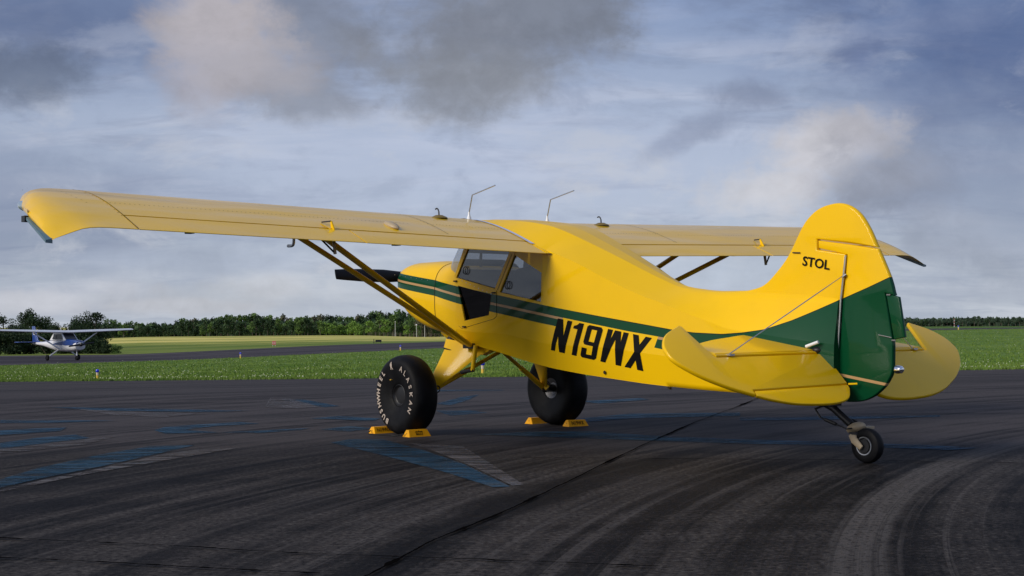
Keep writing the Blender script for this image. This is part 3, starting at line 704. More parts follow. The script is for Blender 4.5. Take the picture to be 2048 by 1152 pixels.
# wire fence at the foot of the wood
e = empty('wire_fence', at(810, 674, 440) + Vector((0, 0, 0)), label='grey wire fence with wooden posts along the foot of the wood', cat='fence')
org = e.location.copy(); prev = None
for i in range(17):
    px = 742 + i*8.5; d = 440; u = at(px, 674, 1).x; p = Vector((u*d, d, ground_z(u*d, d))) - org
    MB().box((p.x, p.y, p.z+.5), (.14, .14, 1.3)).build('post', 'fence_wood', e)
    if prev is not None:
        for hh in (.45, .75, 1.05): MB().tube([prev+Vector((0, 0, hh)), p+Vector((0, 0, hh))], .02, 4).build('wire', 'fence_wood', e)
    prev = p

# ------------------------------------------------------------------ the parked blue and white aeroplane
def small_plane():
    d = 99.0; u = at(132, 720, 1).x; loc = Vector((u*d, d, ground_z(u*d, d)))
    e = empty('parked_aeroplane', loc, (0, 0, R(-44)), label='white and blue high wing aeroplane parked on the far taxiway', cat='aeroplane')
    def sup(x, hw, z0, z1, p=2.6, n=24):
        c = (z0+z1)/2; h = (z1-z0)/2; r = []
        for j in range(n):
            a = 2*math.pi*j/n; ca, sa = math.cos(a), math.sin(a)
            r.append((x, hw*math.copysign(abs(ca)**(2/p), ca), c+h*math.copysign(abs(sa)**(2/p), sa)))
        return r
    st = [(2.05, .16, 1.0, 1.22), (1.95, .38, .76, 1.32), (1.6, .46, .66, 1.38), (1.0, .50, .62, 1.45), (.55, .54, .60, 1.50), (-.8, .54, .64, 1.45), (-1.6, .44, .76, 1.40), (-3.0, .24, .98, 1.28), (-4.7, .06, 1.10, 1.22)]
    MB().loft([sup(*s_) for s_ in st], True, True).build('fuselage', 'plane_white', e, True)
    for s in (1, -1):     # blue swoosh along the cowling side, laid 8 mm proud
        top = [(2.0, .30, 1.22), (1.6, .475, 1.34), (1.0, .515, 1.36), (.2, .552, 1.30), (-.8, .552, 1.16)]
        low = [(2.0, .33, 1.02), (1.6, .475, 1.08), (1.0, .515, 1.04), (.2, .552, 1.06), (-.8, .552, 1.10)]
        MB().loft([[(x, s*y, z) for x, y, z in top], [(x, s*y, z) for x, y, z in low]], False).build('side_stripe', 'plane_blue', e)
    MB().loft([sup(x, hw, 1.20, z1+.012, 2.6) for x, hw, z1 in ((2.0, .30, 1.30), (1.6, .40, 1.385), (1.0, .44, 1.455), (.6, .46, 1.50))], True, True).build('cowl_top', 'plane_blue', e, True)
    MB().loft([[(x, y, 1.40) for x, y in ((.75, -.50), (.75, .50), (-1.5, .42), (-1.5, -.42))], [(x, y, 1.93) for x, y in ((.18, -.46), (.18, .46), (-.95, .42), (-.95, -.42))]], True, True).build('cabin', 'plane_white', e)
    MB().poly([(.77, -.42, 1.46), (.77, .42, 1.46), (.24, .40, 1.88), (.24, -.40, 1.88)]).build('windshield', 'plane_dark', e)
    for s in (1, -1): MB().poly([(.50, s*.505, 1.45), (-.45, s*.49, 1.45), (-.38, s*.47, 1.82), (.20, s*.478, 1.82)]).build('window', 'plane_dark', e); MB().poly([(-.52, s*.49, 1.45), (-1.1, s*.462, 1.47), (-.85, s*.45, 1.80), (-.45, s*.47, 1.82)]).build('window', 'plane_dark', e)
    for s in (1, -1):
        rings = []
        for y, c0, ch, dz in ((0, .45, 1.55, 0), (2.4, .45, 1.55, .06), (5.1, .30, 1.10, .15)):
            rings.append([(c0-ch*k, s*y, 1.95+dz+ch*q) for k, q in ((0, .0), (.05, .05), (.3, .085), (.7, .05), (1, 0), (.6, -.03), (.2, -.035), (.05, -.03))])
        MB().loft(rings, True, True).build('wing', 'plane_white', e, True)
        MB().tube([(.15, s*.52, .78), (-.05, s*2.4, 1.93)], .05, 8, .4).build('wing_strut', 'plane_white', e, True)
        MB().tube([(-.35, s*.4, .72), (-.42, s*1.15, .22)], [.06, .04], 8).build('gear_leg', 'plane_white', e, True)
        w = MB().lathe([(0, -.07), (.16, -.07), (.20, -.04), (.20, .04), (.16, .07), (0, .07)], (-.42, s*1.17, .20), 'Y', 20).build('wheel', 'rubber', e, True)
        MB().puff([(-4.15, .05), (-3.95, 1.5), (-4.55, 1.5), (-4.85, .05)], lambda x, y, w_: (x, s*y, 1.25+w_), .06, .03).build('tailplane', 'plane_blue', e, True)
    MB().tube([(1.45, 0, .75), (1.5, 0, .24)], .045, 8).build('nose_leg', 'plane_white', e, True)
    MB().lathe([(0, -.07), (.14, -.07), (.18, -.04), (.18, .04), (.14, .07), (0, .07)], (1.5, 0, .18), 'Y', 20).build('wheel', 'rubber', e, True)
    MB().puff([(-3.3, 1.22), (-3.9, 1.34), (-4.45, 2.38), (-4.85, 2.38), (-4.75, 1.15)], lambda x, z, w_: (x, w_, z), .07, .03).build('tail_fin', 'plane_blue', e, True)
    for s in (1, -1): MB().plate([(-4.45, 1.75), (-4.62, 1.80), (-4.70, 2.02), (-4.60, 2.0), (-4.55, 1.88), (-4.50, 2.0), (-4.42, 2.02), (-4.38, 1.86)], lambda x, z, w_: (x, s*(.04+w_), z), .003).build('fin_emblem', 'plane_white', e)
    MB().ellipsoid((2.1, 0, 1.12), (.16, .13, .13)).build('spinner', 'plane_dark', e, True)
    MB().tube([(2.12, -.95, 1.0), (2.12, 0, 1.12), (2.12, .95, 1.24)], [.05, .07, .05], 8, .3).build('propeller', 'plane_dark', e, True)
    for y in (-.30, .25):
        MB().tube([(-.1, y, 2.02), (-.35, y, 2.42)], .012, 6).build('antenna', 'antenna_white', e)
    t = MB().tube([(-4.6, .3, 1.2), (-4.95, 1.4, .02)], .018, 5).build('tie_rope', 'casting', None); t.parent = e
small_plane()

# ------------------------------------------------------------------ THE YELLOW BUSH PLANE (x forward, y to port, z up; ground = 0)
PL = empty('bush_plane', (-.2932, 14.5848, 0), (-.00444, 0, 2.2443), label='yellow high wing bush plane with green stripes and balloon tyres', cat='aeroplane')
ANG = R(9.5); TE0 = (-1.70, 1.710); CH = 1.60; DIH = math.tan(R(1.3))
AX = np.array([0, .0125, .025, .05, .1, .15, .2, .3, .4, .5, .6, .7, .8, .9, 1.0])
AU = np.array([.035, .0545, .065, .079, .096, .1068, .1136, .117, .114, .1052, .0915, .0735, .0522, .028, .003])
AL = np.array([.035, .0193, .0147, .0093, .0042, .0015, .0003, 0, 0, 0, 0, 0, 0, 0, 0])
def wpt(xc, yc, y, ch=CH, te=None):
    """point on the wing: xc chord fraction from the leading edge, yc height / chord"""
    tx, tz = te or (TE0[0], TE0[1] + max(0, abs(y)-.5)*DIH)
    a = ch*(1-xc); b = CH*yc
    return Vector((tx + a*math.cos(ANG) - b*math.sin(ANG), y, tz + a*math.sin(ANG) + b*math.cos(ANG)))
def zup(X, y):
    xs, zs = zip(*[(wpt(a, b, y).x, wpt(a, b, y).z) for a, b in zip(AX, AU)]); return float(np.interp(-X, [-v for v in xs], zs))
def zlo(X, y): return TE0[1] + max(0, abs(y)-.5)*DIH + (X-TE0[0])*math.tan(ANG)
GAP = .810                                  # chord fraction where flap / aileron begin
def foil(x0, x1, n=14):
    xs = x0 + (x1-x0)*(.5-.5*np.cos(np.linspace(0, math.pi, n)))
    up = [(x, float(np.interp(x, AX, AU))) for x in xs]; lo = [(x, float(np.interp(x, AX, AL))) for x in xs]
    return up[::-1] + lo[1:] if abs(x0) < 1e-6 else up[::-1] + lo
W0 = .565
WCON = {}
for s, side in ((1, 'port'), (-1, 'starboard')):
    ys = [W0, .9, 1.4, 2.0, 2.6, 3.2, 3.8, 4.48]
    sec = foil(0, GAP, 16)
    WCON[s] = MB().loft([[wpt(x, h, s*y) for x, h in sec] for y in ys], True, True).build('wing', 'wing_paint', PL, True, angle=40)
    rear = foil(GAP+.011, 1.0, 8)
    MB().loft([[wpt(x, h-.0012, s*y) for x, h in rear] for y in (W0+.01, 1.2, 1.9, 2.495)], True, True).build('flap', 'wing_paint', PL, True, angle=40)
    MB().loft([[wpt(x, h-.0006, s*y) for x, h in rear] for y in (2.508, 3.1, 3.8, 4.475)], True, True).build('aileron', 'wing_paint', PL, True, angle=40)
    # drooped tip: sections shrink, lean aft and drop
    full = foil(0, 1.0, 18); rings = []
    for y, xl, k, dr in ((4.486, 0, 1, 0), (4.60, .0, 1, 0), (4.70, .015, .99, 0), (4.78, .05, .97, .002), (4.85, .11, .94, .008), (4.91, .19, .90, .020), (4.97, .30, .82, .042), (5.02, .41, .70, .062), (5.06, .51, .54, .078), (5.10, .61, .34, .094), (5.13, .68, .12, .108)):
        ring = []
        for x, h in full:
            xx = xl + (1-xl)*x; lo_ = float(np.interp(x, AX, AL))
            hh = lo_ + (h-lo_)*k if h > lo_ + 1e-6 else lo_
            p = wpt(xx, hh, s*y); p.z -= dr*max(0, x-.12)**1.0*1.13; ring.append(p)
        rings.append(ring)
    TIP = MB().loft(rings, True, True).build('wing_tip', 'wing_paint', PL, True, angle=50)
    # blue edge plate and navigation light on the tip
    ed = [Vector(rings[j][0]) for j in (-1,)]
    a = wpt(.995, .0, s*5.125); a.z -= .118; b = wpt(.685, .004, s*5.088); b.z -= .014; c = wpt(.40, .03, s*4.99)
    MB().loft([[p + Vector((0, s*.0, .018)), p + Vector((0, s*.05, .008)), p + Vector((0, s*.05, -.012)), p + Vector((0, 0, -.016))] for p in (a, b)], True, True).build('tip_edge', 'blue_plate', PL)
    MB().box(b + Vector((.05, s*.03, .0)), (.07, .05, .045)).build('light_housing', 'dark_metal', PL)
    MB().ellipsoid(c + Vector((.0, s*.0, .0)), (.13, .035, .04), 14, 8, Matrix.Rotation(-ANG, 3, 'Y')).build('navigation_light', 'lens', PL, True)
    # seams: tip joint and tank panel joint, raised 1.5 mm
    def seam(y, x0, x1, w=.006, m='dark_seam', nm='panel_seam', lift=.0018):
        xs = np.linspace(x0, x1, 22); A = []; B = []
        for x in xs:
            h = float(np.interp(x, AX, AU)) + lift; A.append(wpt(x, h, s*(y-w/2))); B.append(wpt(x, h, s*(y+w/2)))
        MB().loft([A, B], False).build(nm, m, PL)
    seam(4.483, .01, 1.0); seam(1.43, .02, .78, .005)
    seam(.560, .0, .86, .048, 'tape', 'root_tape', .0030)
    # rivet rows
    rv = MB()
    def dot(x, y):
        h = float(np.interp(x, AX, AU)); p = wpt(x, h+.0015, s*y); r = .0055
        e1 = (wpt(x+.01, float(np.interp(x+.01, AX, AU))+.0015, s*y)-p).normalized(); e2 = Vector((0, 1, 0))
        rv.poly([p+e1*r, p+e2*r, p-e1*r, p-e2*r])
    for k in range(22): dot(.60, .62+.037*k)
    for k in range(14): dot(.12+.036*k, 1.445)
    for k in range(70): dot(.62, 1.7+.04*k)
    for k in range(18): dot(.06+.045*k, 4.50)
    for k in range(14): dot(.06+.045*k, 4.82-.012*k)
    rv.build('rivet', 'dark_seam', PL, fix=False)['kind'] = 'stuff'
    # fuel cap with vent tube
    p = wpt(.33, .119, s*1.03)
    fc = MB().lathe([(0, .022), (.035, .020), (.055, .010), (.075, .002), (.085, -.01)], p, 'Z', 18).build('fuel_cap', 'brass', PL, True)
    MB().tube(spline([p+Vector((0, 0, .01)), p+Vector((.005, 0, .06)), p+Vector((.03, 0, .085)), p+Vector((.055, 0, .08))]), .007, 8).build('vent_tube', 'dark_metal', fc, True)
    # bellcrank of the aileron
    p = wpt(GAP+.01, .055, s*2.66)
    MB().plate([(.026, .058), (.038, .054), (.028, .0), (-.01, -.035), (-.026, -.03), (-.012, .0)], lambda u_, v_, w_: p+Vector((u_, s*w_, v_)), .012).build('aileron_horn', 'yellow_paint', PL)
    MB().tube([p+Vector((.03, 0, .054)), p+Vector((.14, s*.02, .052))], .006, 6).build('control_rod', 'dark_metal', PL)
    MB().tube([p+Vector((-.025, 0, -.03)), p+Vector((.05, s*.09, .03))], .004, 6).build('horn_brace', 'yellow_paint', PL)
    q = wpt(GAP+.03, -.0, s*2.66)
    MB().tube([q, q+Vector((-.02, 0, -.13))], .014, 8).build('aileron_drop_arm', 'casting', PL, True)
    MB().tube([q+Vector((.02, s*.12, 0)), q+Vector((-.02, 0, -.125))], .008, 6).build('drop_arm_brace', 'dark_metal', PL)
    for yy in (2.10, 4.0): MB().box(wpt(.90, -.006, s*yy), (.07, .05, .025)).build('hinge_fairing', 'dark_seam', PL)
    # struts
    foot = Vector((-.42, s*.50, .868))
    for nm, X, yy in (('front', -.50, 2.63), ('rear', -1.14, 2.62)):
        top = Vector((X, s*yy, zlo(X, yy)+.01)); f2 = foot + Vector((.05 if nm == 'front' else -.04, 0, .012 if nm == 'front' else -.01))
        MB().tube([f2, f2+(top-f2)*.5, top], .047, 16, .45, up=(1, 0, 0)).build('wing_strut', 'yellow_paint', PL, True)
        MB().box(top+Vector((0, 0, -.02)), (.12, .05, .06)).build('strut_fitting', 'yellow_paint', PL)
    MB().box(foot+Vector((-.02, s*.0, -.005)), (.16, .06, .05)).build('strut_foot', 'dark_metal', PL)
# pitot and blister on the port side only
p = Vector((-.93, 2.74, zlo(-.93, 2.74)))
MB().tube(spline([p+Vector((0, 0, .03)), p+Vector((0, 0, -.05)), p+Vector((.005, 0, -.105)), p+Vector((.03, 0, -.125)), p+Vector((.10, .0, -.125))]), .013, 10).build('pitot_tube', 'metal', PL, True)
MB().ellipsoid(wpt(.70, .078, 1.95), (.11, .045, .03), 14, 8, Matrix.Rotation(-ANG*1.8, 3, 'Y')).build('wing_blister', 'casting', PL, True)
for s in (1, -1):
    bx, by = -.44, s*.50; bz = zup(bx, by)
    MB().lathe([(.028, -.01), (.022, .01), (.012, .04), (.008, .075), (.0, .075)], (bx, by, bz), 'Z', 12).build('antenna_base', 'antenna_white', PL, True)
    MB().tube([(bx, by, bz+.06), (bx-.055, by, bz+.235), (bx-.42, by, bz+.30)], .0065, 6).build('whip_antenna', 'metal', PL, True)

# ---- fuselage
SX = [-4.56, -4.2, -3.9, -3.6, -3.385, -3.135, -2.93, -2.72, -2.5, -2.28, -2.06, -1.8, -1.6, -1.4, -.95, -.48, -.25]
ZB = [.462, .475, .488, .502, .511, .524, .537, .553, .574, .596, .619, .652, .678, .709, .791, .872, .912]
ZC = [.60, .67, .71, .74, .757, .778, .800, .820, .845, .864, .874, .884, .898, .926, .985, 1.0, 1.03]
def yside(X): return .53 if X > -1.75 else .53 - .1508*(-1.75-X)
zb = lambda X: float(pchip(SX, ZB, X)); zc = lambda X: float(pchip(SX, ZC, X))
UX = [-4.56, -4.2, -3.9, -3.6, -3.385, -3.135, -2.93, -2.72, -2.5, -2.28, -2.06, -1.8, -1.6]
UZ = [.90, .94, .98, 1.02, 1.085, 1.168, 1.243, 1.310, 1.396, 1.492, 1.594, 1.694, 1.757]
TX = [-4.56, -4.2, -3.9, -3.6, -3.35, -3.06, -2.86, -2.70, -2.45, -2.2, -1.8, -1.51, -1.37, -1.0, -.66, -.4, -.2, -.13]
TZ = [1.25, 1.29, 1.31, 1.325, 1.328, 1.354, 1.390, 1.45, 1.555, 1.667, 1.838, 1.952, 1.995, 2.058, 2.088, 2.075, 2.02, 1.99]
TY = [.03, .03, .03, .032, .036, .045, .06, .08, .11, .145, .20, .24, .26, .33, .40, .45, .45, .45]
def zu(X): return float(pchip(UX, UZ, X)) if X <= -1.6 else min(zup(X, .5), 9)
def yu(X): return (yside(X)*(.98 if X > -2.2 else .98-.10*min(1, (-2.2-X)/1.4)) if X <= -1.62 else .54)
ztp = lambda X: float(pchip(TX, TZ, X)); ytp = lambda X: float(pchip(TX, TY, X))
def strips(name, lines, Xs, m='livery_paint'):
    mb = MB()
    for s in (1, -1):
        for a, b in zip(lines[:-1], lines[1:]):
            k = 6; rings = []
            for i in range(k+1):
                t = i/k; rings.append([(X, s*(a(X)[0]*(1-t)+b(X)[0]*t), a(X)[1]*(1-t)+b(X)[1]*t) for X in Xs])
            mb.loft(rings, False)
    o = mb.build(name, m, PL, True, fix=True, angle=5.5); me = o.data
    at_ = me.attributes.get('sharp_edge')
    for e in me.edges:
        x = .5*(me.vertices[e.vertices[0]].co.x + me.vertices[e.vertices[1]].co.x)
        if x < -3.0: e.use_edge_sharp = False
    return o
XA = list(np.linspace(-4.56, -1.6, 60)); XF = list(np.linspace(-1.6, -.25, 20)); XT = list(np.linspace(-4.56, -.13, 90))
l_bc = lambda X: (0, zb(X)); l_b = lambda X: (max(.02, yside(X)-.03), zb(X)+.004); l_c = lambda X: (yside(X), zc(X))
l_u = lambda X: (yu(X), zu(X)); l_t = lambda X: (ytp(X), ztp(X)); l_tc = lambda X: (0, ztp(X)+.012)
strips('fuselage', [l_bc, l_b, l_c, l_u], XA)
strips('belly', [l_bc, l_b, l_c], XF)
strips('upper_deck', [l_u, l_t, l_tc], XT)
MB().poly([(-4.56, y, z) for y, z in ((0, zb(-4.56)), (yside(-4.56), zc(-4.56)), (yu(-4.56), zu(-4.56)), (.03, 1.25), (-.03, 1.25), (-yu(-4.56), zu(-4.56)), (-yside(-4.56), zc(-4.56)))]).build('tail_end', 'livery_paint', PL)
# underside of the cabin roof
MB().loft([[(X, y, zlo(X, y)+.003) for X in np.linspace(-.14, -1.72, 10)] for y in (-.56, 0, .56)], False).build('headliner', 'interior', PL)
MB().loft([[wpt(x, h, y) for x, h in foil(GAP+.004, 1.0, 8)] for y in (.44, .555)], True, True).build('root_fairing', 'yellow_paint', PL, True)
MB().loft([[wpt(x, h, -y) for x, h in foil(GAP+.004, 1.0, 8)] for y in (.44, .555)], True, True).build('root_fairing', 'yellow_paint', PL, True)
MB().loft([[wpt(x, h, y) for x, h in foil(0, .12, 8)] for y in (-.56, 0, .56)], True, True).build('leading_edge', 'yellow_paint', PL, True)
Wf = lambda X, z: (X, z)
DOOR = [(-.262, 1.535), (-.905, 1.408), (-.905, 1.15), (-.86, 1.125), (-.355, 1.035), (-.30, 1.06)]
LWIN = [(-.298, 1.452), (-.827, 1.353), (-.785, 1.162), (-.40, 1.112)]
for s in (1, -1):
    sp = lambda u_, v_, w_, o=0.0: Vector((u_, s*(.53+o+w_), v_))
    low = [(X, zc(X)) for X in np.linspace(-.25, -1.6, 14)]
    sill = [(-1.6, 1.268), (-.955, 1.376), (-.905, 1.405), (-.25, 1.54)]
    DH = [(-.275, 1.525), (-.895, 1.398), (-.895, 1.155), (-.85, 1.135), (-.36, 1.047), (-.31, 1.07)]
    MB().plate(low + sill, sp, .012, [DH]).build('cabin_side', 'livery_paint', PL)
    MB().plate(DOOR, lambda a, b, c: sp(a, b, c, .004), .014, [LWIN]).build('door', 'livery_paint', PL)
    MB().plate([(x, z) for x, z in [(-.262, 1.535), (-.905, 1.408), (-.905, 1.15), (-.86, 1.125), (-.355, 1.035), (-.30, 1.06)]], lambda a, b, c: sp(-.58+(a+.58)*1.012, 1.285+(b-1.285)*1.015, c, .0015), .001, [DH]).build('door_gap', 'dark_seam', PL)
    MB().plate(LWIN, lambda a, b, c: sp(a, b, c, -.004 - (1.46-b)*.085), .004).build('door_lower_pane', 'dark_glass', PL)
    MB().plate([(-.40, 1.112), (-.298, 1.452), (-.827, 1.353), (-.785, 1.162)], lambda a, b, c: sp(-.58+(a+.58)*1.02, 1.27+(b-1.27)*1.02, c, .0052), .001, [[(-.40, 1.115), (-.30, 1.449), (-.825, 1.351), (-.784, 1.165)]]).build('pane_trim', 'dark_seam', PL)
    MB().plate([(-.235, 1.545), (-.46, 1.93), (-.54, 1.93), (-.262, 1.530)], lambda a, b, c: sp(a, b, c, .004), .03).build('front_post', 'yellow_paint', PL)
    MB().plate([(-.882, 1.405), (-1.105, 1.735), (-1.14, 1.80), (-1.22, 1.80), (-1.185, 1.715), (-.96, 1.378)], lambda a, b, c: sp(a, b, c, .006), .03).build('door_post', 'yellow_paint', PL)
    MB().plate([(-.925, 1.397), (-1.148, 1.727), (-1.153, 1.727), (-.930, 1.395)], lambda a, b, c: sp(a, b, c, .008), .001).build('post_seam', 'dark_seam', PL)
    MB().plate([(-1.19, 1.72), (-1.577, 1.542), (-1.566, 1.274), (-1.601, 1.268), (-1.601, 1.757), (-1.40, 1.80), (-1.19, 1.80)], lambda a, b, c: sp(a, b, c, .001), .02).build('rear_side_panel', 'livery_paint', PL)
    MB().plate([(-.40, 1.775), (-.50, 1.925), (-1.22, 1.80), (-1.22, 1.735), (-1.10, 1.728)], lambda a, b, c: sp(a, b, c, -.020), .006).build('window_header', 'interior', PL)
    MB().plate([(-.262, 1.530), (-.54, 1.93), (-1.14, 1.80), (-1.105, 1.735), (-.882, 1.408)], lambda a, b, c: sp(a, b, c, -.008), .004).build('door_window', 'window_glass', PL)
    MB().plate([(-.959, 1.380), (-1.188, 1.718), (-1.577, 1.542), (-1.566, 1.274)], lambda a, b, c: sp(a, b, c, -.008), .004).build('rear_window', 'window_glass', PL)
    if s == 1:
        for cx, cz, nm in ((-.42, 1.60, 'door_window_vent'), (-1.08, 1.44, 'rear_window_vent')):
            ring = MB(); ring.lathe([(.034, .0), (.034, .006), (.041, .006), (.041, .0)], (cx, .531, cz), 'Y', 24).build(nm, 'dark_metal', PL, True)
        for xx, zz in ((-.262, 1.50), (-.875, 1.372), (-.40, 1.05)):
            MB().box((xx, .54, zz), (.045, .022, .014)).build('door_hinge' if xx > -.8 and zz > 1.2 else 'door_latch', 'dark_seam', PL)
        rv = MB()
        for k in range(9): rv.box((-.30-.066*k, .536, 1.520-.0131*k*1.5), (.007, .003, .007))
        for k in range(8): rv.box((.95-.10*k, .445, 1.60-.012*k), (.008, .004, .008))
        rv.build('screw_row', 'metal', PL)['kind'] = 'stuff'
# forward fuselage and cowling
def sup(x, hw, z0, z1, p, n=40, flat=1.0):
    c = (z0+z1)/2; h = (z1-z0)/2; r = []
    for j in range(n):
        a = 2*math.pi*(j+.5)/n; ca, sa = math.cos(a), math.sin(a)
        r.append((x, hw*math.copysign(abs(ca)**(2/p), ca), c+h*math.copysign(abs(sa)**(2/p), sa)))
    return r
def lofted(sts, n=12):
    xs = [q[0] for q in sts][::-1]; xx = np.linspace(xs[0], xs[-1], n*len(sts))
    return [sup(float(x), *[float(pchip(xs, [q[i] for q in sts][::-1], x)) for i in range(1, 5)]) for x in xx]
MB().loft(lofted([(.197, .465, .952, 1.712, 3.4), (0.0, .500, .93, 1.69, 5.0), (-.252, .530, .91, 1.62, 9.0)], 5), True, False).build('forward_fuselage', 'livery_paint', PL, True, angle=40)
MB().loft(lofted([(1.175, .10, 1.50, 1.62, 2.2), (1.16, .20, 1.44, 1.655, 2.3), (1.12, .285, 1.36, 1.688, 2.6), (1.02, .355, 1.235, 1.716, 2.9), (.85, .405, 1.12, 1.735, 3.1), (.5, .445, 1.00, 1.735, 3.3), (.203, .466, .955, 1.714, 3.4)], 6), True, True).build('cowling', 'livery_paint', PL, True, angle=40)
MB().loft([sup(x, .468, .95, 1.715, 3.4) for x in (.1965, .2035)], True, False).build('firewall_seam', 'dark_seam', PL)
MB().loft(lofted([(.55, .14, .95, 1.05, 3), (.42, .17, .905, 1.05, 3), (.10, .20, .90, 1.0, 3)], 4), True, True).build('cowl_chin', 'yellow_paint', PL, True)
MB().tube([(.36, .14, .93), (.30, .16, .84)], .05, 14).build('exhaust_pipe', 'dark_metal', PL, True)
MB().tube([(.40, -.05, .90), (.30, -.04, .82)], .04, 14).build('exhaust_pipe', 'dark_metal', PL, True)
# windshield
rings = []
for i in range(9):
    v = i/8; ring = []
    for j in range(25):
        q = -1 + 2*j/24; bow = (1-q*q)**.62
        b0 = Vector((-.235 + .46*bow, .515*q, 1.54 + .165*bow)); t0 = Vector((-.46 + .36*bow, .515*q, 1.93 + .045*bow)); ring.append(b0.lerp(t0, v) + Vector((.03*math.sin(v*math.pi)*bow, 0, .02*math.sin(v*math.pi)*bow)))
    rings.append(ring)
MB().loft(rings, False).build('windshield', 'windshield_glass', PL, True)
MB().tube([rings[0][j] for j in range(25)], .010, 6).build('windshield_trim', 'yellow_paint', PL, True)
# cabin interior
MB().loft([[(X, y, .99 if X > -.9 else .97) for X in (-.2, -.9, -1.65)] for y in (-.5, .5)], False).build('cabin_floor', 'interior', PL)
MB().poly([(-1.95, -.46, .75), (-1.95, .46, .75), (-1.95, .46, 1.62), (-1.95, -.46, 1.62)]).build('rear_bulkhead', 'interior', PL)
MB().loft([[(X, s_*y, z) for X, y, z in ((-.05, .49, 1.18), (-.14, .49, 1.30), (-.15, .46, 1.55), (-.10, .36, 1.69), (-.02, .25, 1.735), (.12, .16, 1.725))] for s_ in (-1, 1)], False).build('instrument_panel', 'interior', PL)
for yy in (.24, -.24):
    sb = smooth_loop([(-.55, 1.10), (-.95, 1.06), (-1.12, 1.55), (-1.03, 1.57), (-.88, 1.18), (-.56, 1.20)], 4)
    MB().puff(sb, lambda a, b, c, yy=yy: (a, yy+c, b), .40, .04).build('seat', 'seat_cloth', PL, True)
    MB().puff(smooth_loop([(-1.06, 1.60), (-1.15, 1.62), (-1.17, 1.74), (-1.09, 1.74)], 4), lambda a, b, c, yy=yy: (a, yy+c, b), .20, .02).build('headrest', 'interior', PL, True)
MB().puff(smooth_loop([(-1.35, 1.08), (-1.80, 1.05), (-1.92, 1.45), (-1.84, 1.47), (-1.70, 1.16), (-1.36, 1.18)], 4), lambda a, b, c: (a, c, b), .86, .04).build('rear_seat', 'seat_cloth', PL, True)
for yy in (.36, -.36): MB().tube([(-.10, yy*.3, 1.62), (-.46, yy, 1.92)], .014, 8).build('cabin_brace', 'dark_metal', PL)
# propeller
for s in (1, -1):
    pts = [(.05, .045, .02), (.18, .055, .035), (.40, .070, .03), (.70, .068, .02), (.93, .058, .012), (1.015, .052, .008)]
    MB().loft([[Vector((1.21 + th*1.2*math.sin(a) + .02*math.cos(a)*w/.07, s*r, 1.590 + .016*r*s + w*math.cos(a))) for a in np.linspace(0, 2*math.pi, 17)[:-1]] for r, w, th in pts], True, True).build('propeller_blade', 'propeller_black', PL, True)
MB().lathe([(0, .20), (.05, .18), (.10, .10), (.12, .0), (.12, -.03), (0, -.03)], (1.19, 0, 1.59), 'X', 28).build('spinner', 'metal', PL, True)

# ---- tail
def on_center(u_, v_, w_): return Vector((u_, w_, v_))
FIN = spline([(-3.40, 1.20), (-3.45, 1.325), (-3.627, 1.340), (-3.79, 1.379), (-3.924, 1.477), (-4.057, 1.613), (-4.194, 1.822), (-4.275, 1.908), (-4.367, 1.964), (-4.47, 1.990), (-4.577, 1.994), (-4.68, 1.962), (-4.775, 1.889), (-4.86, 1.765), (-4.922, 1.634)], 4)[4:]
FIN += [(-4.66, 1.677), (-4.356, 1.722), (-4.354, 1.642), (-4.630, 1.598), (-4.612, 1.436), (-4.583, 1.243), (-4.545, .95), (-4.545, .90), (-3.9, .95), (-3.45, 1.05)]
FINO = MB().puff(FIN, on_center, .056, .018).build('fin', 'livery_paint', PL, True, angle=50)
RUD = [(-4.362, 1.714), (-4.66, 1.670), (-4.927, 1.624)] + spline([(-4.935, 1.61), (-5.032, 1.404), (-5.07, 1.268)], 3)
RUD += [(-4.985, 1.290), (-5.048, .940)] + spline([(-5.050, .90), (-5.042, .713), (-5.01, .64), (-4.958, .575), (-4.86, .505), (-4.749, .467), (-4.62, .458), (-4.545, .470)], 4) + [(-4.530, .70), (-4.549, .779), (-4.591, 1.243), (-4.622, 1.436), (-4.640, 1.590), (-4.362, 1.652)]
RUDO = MB().puff(RUD, on_center, .046, .010).build('rudder', 'livery_paint', PL, True, angle=50)
MB().puff([(-4.990, 1.288), (-5.105, 1.257), (-5.153, .956), (-5.054, .940)], on_center, .030, .008).build('rudder_trim_tab', 'livery_paint', RUDO, True)
for z in (1.275, .935): MB().box((-5.02 if z > 1 else -5.06, .022, z), (.035, .008, .010)).build('tab_hinge', 'dull_metal', RUDO)
MB().tube([(-4.93, .030, .975), (-5.05, .034, .955)], .004, 6).build('tab_rod', 'metal', RUDO)
for s in (1, -1): MB().tube([(-4.637, s*.032, 1.585), (-4.585, s*.034, 1.243), (-4.538, s*.036, .72)], .009, 8).build('hinge_strip', 'metal', PL, True)
MB().lathe([(0, -.04), (.016, -.037), (.028, -.024), (.031, 0), (.031, .02), (0, .03)], (-5.085, 0, .716), 'X', 18).build('tail_light', 'chrome', RUDO, True)
tz = lambda X: .826 + math.tan(R(10))*(X+4.412)
HX, HZ, DL = -4.412, .826, R(42)
